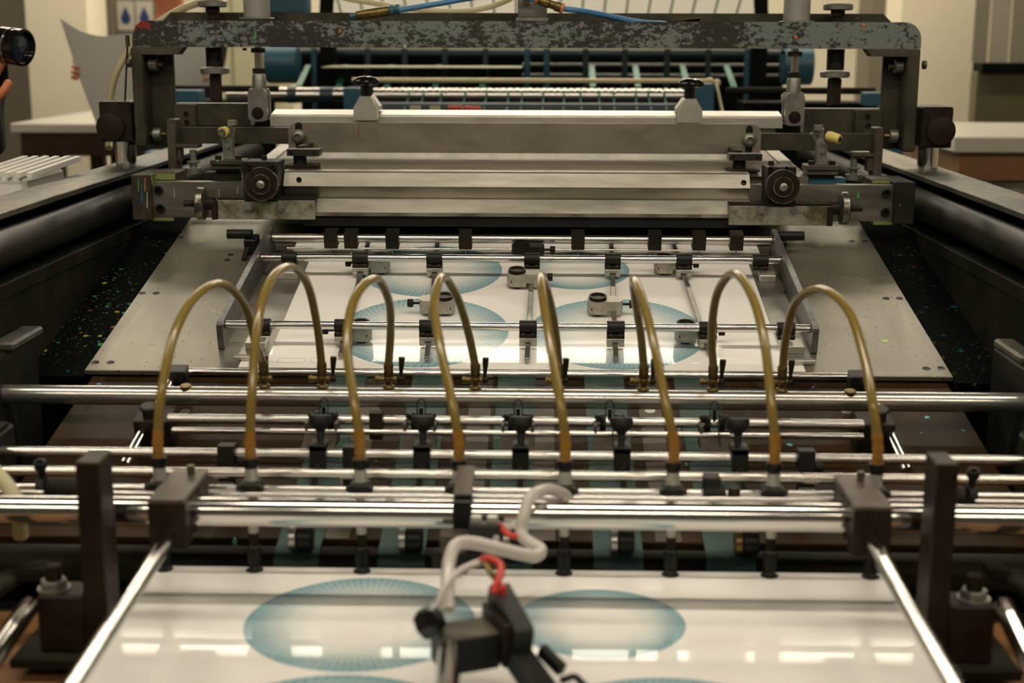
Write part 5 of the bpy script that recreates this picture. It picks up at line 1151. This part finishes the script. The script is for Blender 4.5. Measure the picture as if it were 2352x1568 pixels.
def person(label, base, face_to, chin_z, armL, armR, cloth, trousers, hairm, curl=.6):
    """standing person; armL/armR: (elbow, wrist, hand direction, back-of-hand direction) in world space"""
    t = thing('person', label, 'person', base)
    B = V(base); k = chin_z/1.50
    def P(x, y, z): return V((x*math.cos(face_to)-y*math.sin(face_to), x*math.sin(face_to)+y*math.cos(face_to), z*k))
    pel = P(0, 0, .93)
    chains = [[(pel, (.125, .09)), (P(0, .0, 1.10), (.11, .08)), (P(0, .01, 1.28), (.135, .09)), (P(0, 0, 1.38), (.12, .08)), (P(0, -.005, 1.45), .055), (P(0, -.015, 1.52), .052), (P(0, -.02, 1.57), (.070, .085)), (P(0, -.01, 1.64), (.077, .095)), (P(0, 0, 1.70), (.066, .08))]]
    for sx, arm in ((-1, armL), (1, armR)):
        el, wr, hd, hb = [V(a) for a in arm]; el = el-B; wr = wr-B
        sh = P(sx*.17, 0, 1.375)
        chains.append([(P(0, 0, 1.38), (.12, .08)), (sh, .055), ((sh+el)/2, .047), (el, .040), ((el+wr)/2, .036), (wr, .024)])
        chains += hand(wr, hd, hb, sx, curl)
        chains.append([(pel, (.125, .09)), (P(sx*.095, 0, .86), .07), (P(sx*.10, -.01, .48), .055), (P(sx*.10, .01, .09), .040), (P(sx*.10, -.02, .040), (.034, .028)), (P(sx*.10, -.11, .032), (.032, .020))])
    obj_ = skinned('body', chains, M['skin'], t)
    # face
    hc = P(0, -.095, 1.60)
    obj('nose', MB().ball(P(0, -.108, 1.595), .011, (1, 1, 1.5)), M['skin'], obj_)
    obj('mouth', MB().ball(P(0, -.094, 1.552), .020, (1, .35, .22)), M['red_wire'], obj_)
    for sx in (-1, 1):
        obj('eye', MB().ball(P(sx*.032, -.093, 1.635), .011, (1, .6, .6)), M['white_paper'], obj_)
        obj('pupil', MB().ball(P(sx*.032, -.0995, 1.635), .0050, (1, .5, 1)), M['hair'], obj_)
        obj('ear', MB().ball(P(sx*.082, 0, 1.61), .026, (.4, .7, 1.1)), M['skin'], obj_)
    mb = MB(); c = P(0, .012, 1.655); mb.ball(c, .098, (.92, 1.05, .98), 22)
    for v in mb.bm.verts:
        q = v.co-c; fr = -(q.x*-math.sin(face_to)+q.y*math.cos(face_to))
        if fr > .03 and q.z < .05: v.co = c+q*.72
    obj('hair', mb, hairm, t)
    sh_ = [[(P(0, 0, .80), (.20, .155)), (P(0, 0, .88), (.20, .155)), (P(0, 0, .98), (.19, .145)), (P(0, .0, 1.08), (.18, .138)), (P(0, .0, 1.18), (.185, .138)), (P(0, .01, 1.28), (.19, .138)), (P(0, 0, 1.385), (.135, .10)), (P(0, -.003, 1.44), .072)]]
    for sx, arm in ((-1, armL), (1, armR)):
        el, wr = V(arm[0])-B, V(arm[1])-B; sh = P(sx*.175, 0, 1.375)
        sh_.append([(P(0, 0, 1.385), (.135, .10)), (sh, .066), ((sh+el)/2, .060), (el, .052), (el*.35+wr*.65, .046), (el*.12+wr*.88, .042)])
    skinned('jumper', sh_, cloth, t)
    tr = [[(P(0, 0, 1.08), (.155, .115)), (P(0, 0, 1.0), (.165, .125)), (P(0, 0, .90), (.175, .135))]]
    for sx in (-1, 1): tr.append([(P(0, 0, .90), (.175, .135)), (P(sx*.095, 0, .82), .105), (P(sx*.10, -.005, .65), .090), (P(sx*.10, -.01, .48), .076), (P(sx*.10, .01, .25), .068), (P(sx*.10, .01, .03), .066)])
    skinned('trousers', tr, trousers, t)
    for sx in (-1, 1): obj('shoe', MB().tube([P(sx*.10, .055, .045), P(sx*.10, .04, .05), P(sx*.10, -.04, .048), P(sx*.10, -.12, .040), P(sx*.10, -.185, .032), P(sx*.10, -.20, .030)], [.030, .044, .046, .040, .032, .012], 16), M['rubber'], t)
    return t
# the person holding up a large sheet, behind it
hl, hr = onY(180, 155, 5.45), onY(466, 157, 5.50); bx = xY(392, 20, 5.72)
person('person in dark clothes holding up a large curved white sheet with both hands', (bx, 5.72, 0), D(0), onY(388, 26, 5.62).z,
       ((hl.x+.09, 5.72, 1.10), (hl.x+.060, 5.54, hl.z-.020), (-1, -.55, .15), (-.5, 1, .1)), ((hr.x-.09, 5.72, 1.10), (hr.x-.060, 5.56, hr.z-.020), (1, -.55, .15), (.5, 1, .1)),
       M['cloth_dark'], M['cloth_brown'], M['hair'], .9)
TOP = [onY(*q, 5.44) for q in ((138, 40), (165, 58), (200, 75), (240, 83), (285, 80), (335, 78), (400, 84), (455, 94), (492, 100))]
BOT = [onY(*q, 5.50) for q in ((226, 297), (255, 292), (290, 284), (325, 275), (360, 262), (400, 245), (435, 228), (465, 210), (492, 196))]
def along(P, u):
    k = min(int(u*(len(P)-1)), len(P)-2); f = u*(len(P)-1)-k; a, b, c, d = P[max(k-1, 0)], P[k], P[k+1], P[min(k+2, len(P)-1)]
    return .5*((2*b)+(c-a)*f+(2*a-5*b+4*c-d)*f*f+(3*b-a-3*c+d)*f**3)
def curved(u, v):
    p = along(TOP, u).lerp(along(BOT, u), v)
    p.y -= math.sin(math.pi*u)*.03+math.sin(math.pi*v)*.015
    return p
solo('curved_sheet', MB().sheet(curved, 22, 14, .0012), M['white_paper'], 'large white sheet bent into a curve, held up in front of a person', 'sheet')
# the photographer at the edge of the picture
lc = onY(30, 106, 3.42); th = onY(20, 160, 3.40)
ph = person('person in dark brown clothes pointing a black camera across the press', (lc.x-.32, 3.62, 0), D(62), 1.47,
       ((lc.x-.42, 3.50, 1.08), (th.x-.085, 3.44, th.z-.085), (.30, -.05, 1), (-.6, -.8, -.1)), ((lc.x-.22, 3.78, 1.10), (lc.x-.14, 3.56, 1.33), (.3, -.5, .6), (.5, .8, .2)),
       M['cloth_brown'], M['cloth_dark'], M['hair'], .55)
ax = V((.93, -.34, -.12)).normalized()
cm = thing('photo_camera', 'black photo camera with a big lens, held by a person beside the press', 'camera', lc)
R_ = .043
obj('lens_barrel', MB().lathe([(-.09, .036), (-.06, .040), (-.03, .040), (-.028, R_), (.0, R_), (.002, R_*.96), (.012, R_*.96), (.014, R_*1.02), (.030, R_*1.02), (.031, R_*.90), (.020, R_*.82)], (0, 0, 0), ax, 40), M['black_gloss'], cm)
obj('bright_ring', MB().ring(ax*-.004, ax*-.001, R_*1.012, R_*.99, 40), M['chrome_satin'], cm)
obj('front_glass', MB().lathe([(.019, R_*.80), (.024, R_*.5), (.026, .002)], (0, 0, 0), ax, 32), M['glass'], cm)
q = ax.to_track_quat('Y', 'Z').to_matrix().to_4x4(); q.translation = ax*-.125
obj('camera_body', MB().box((0, 0, 0), (.14, .06, .10), .012, q, 3).box((0, .005, .062), (.05, .05, .03), .008, q, 2), M['rubber'], cm)
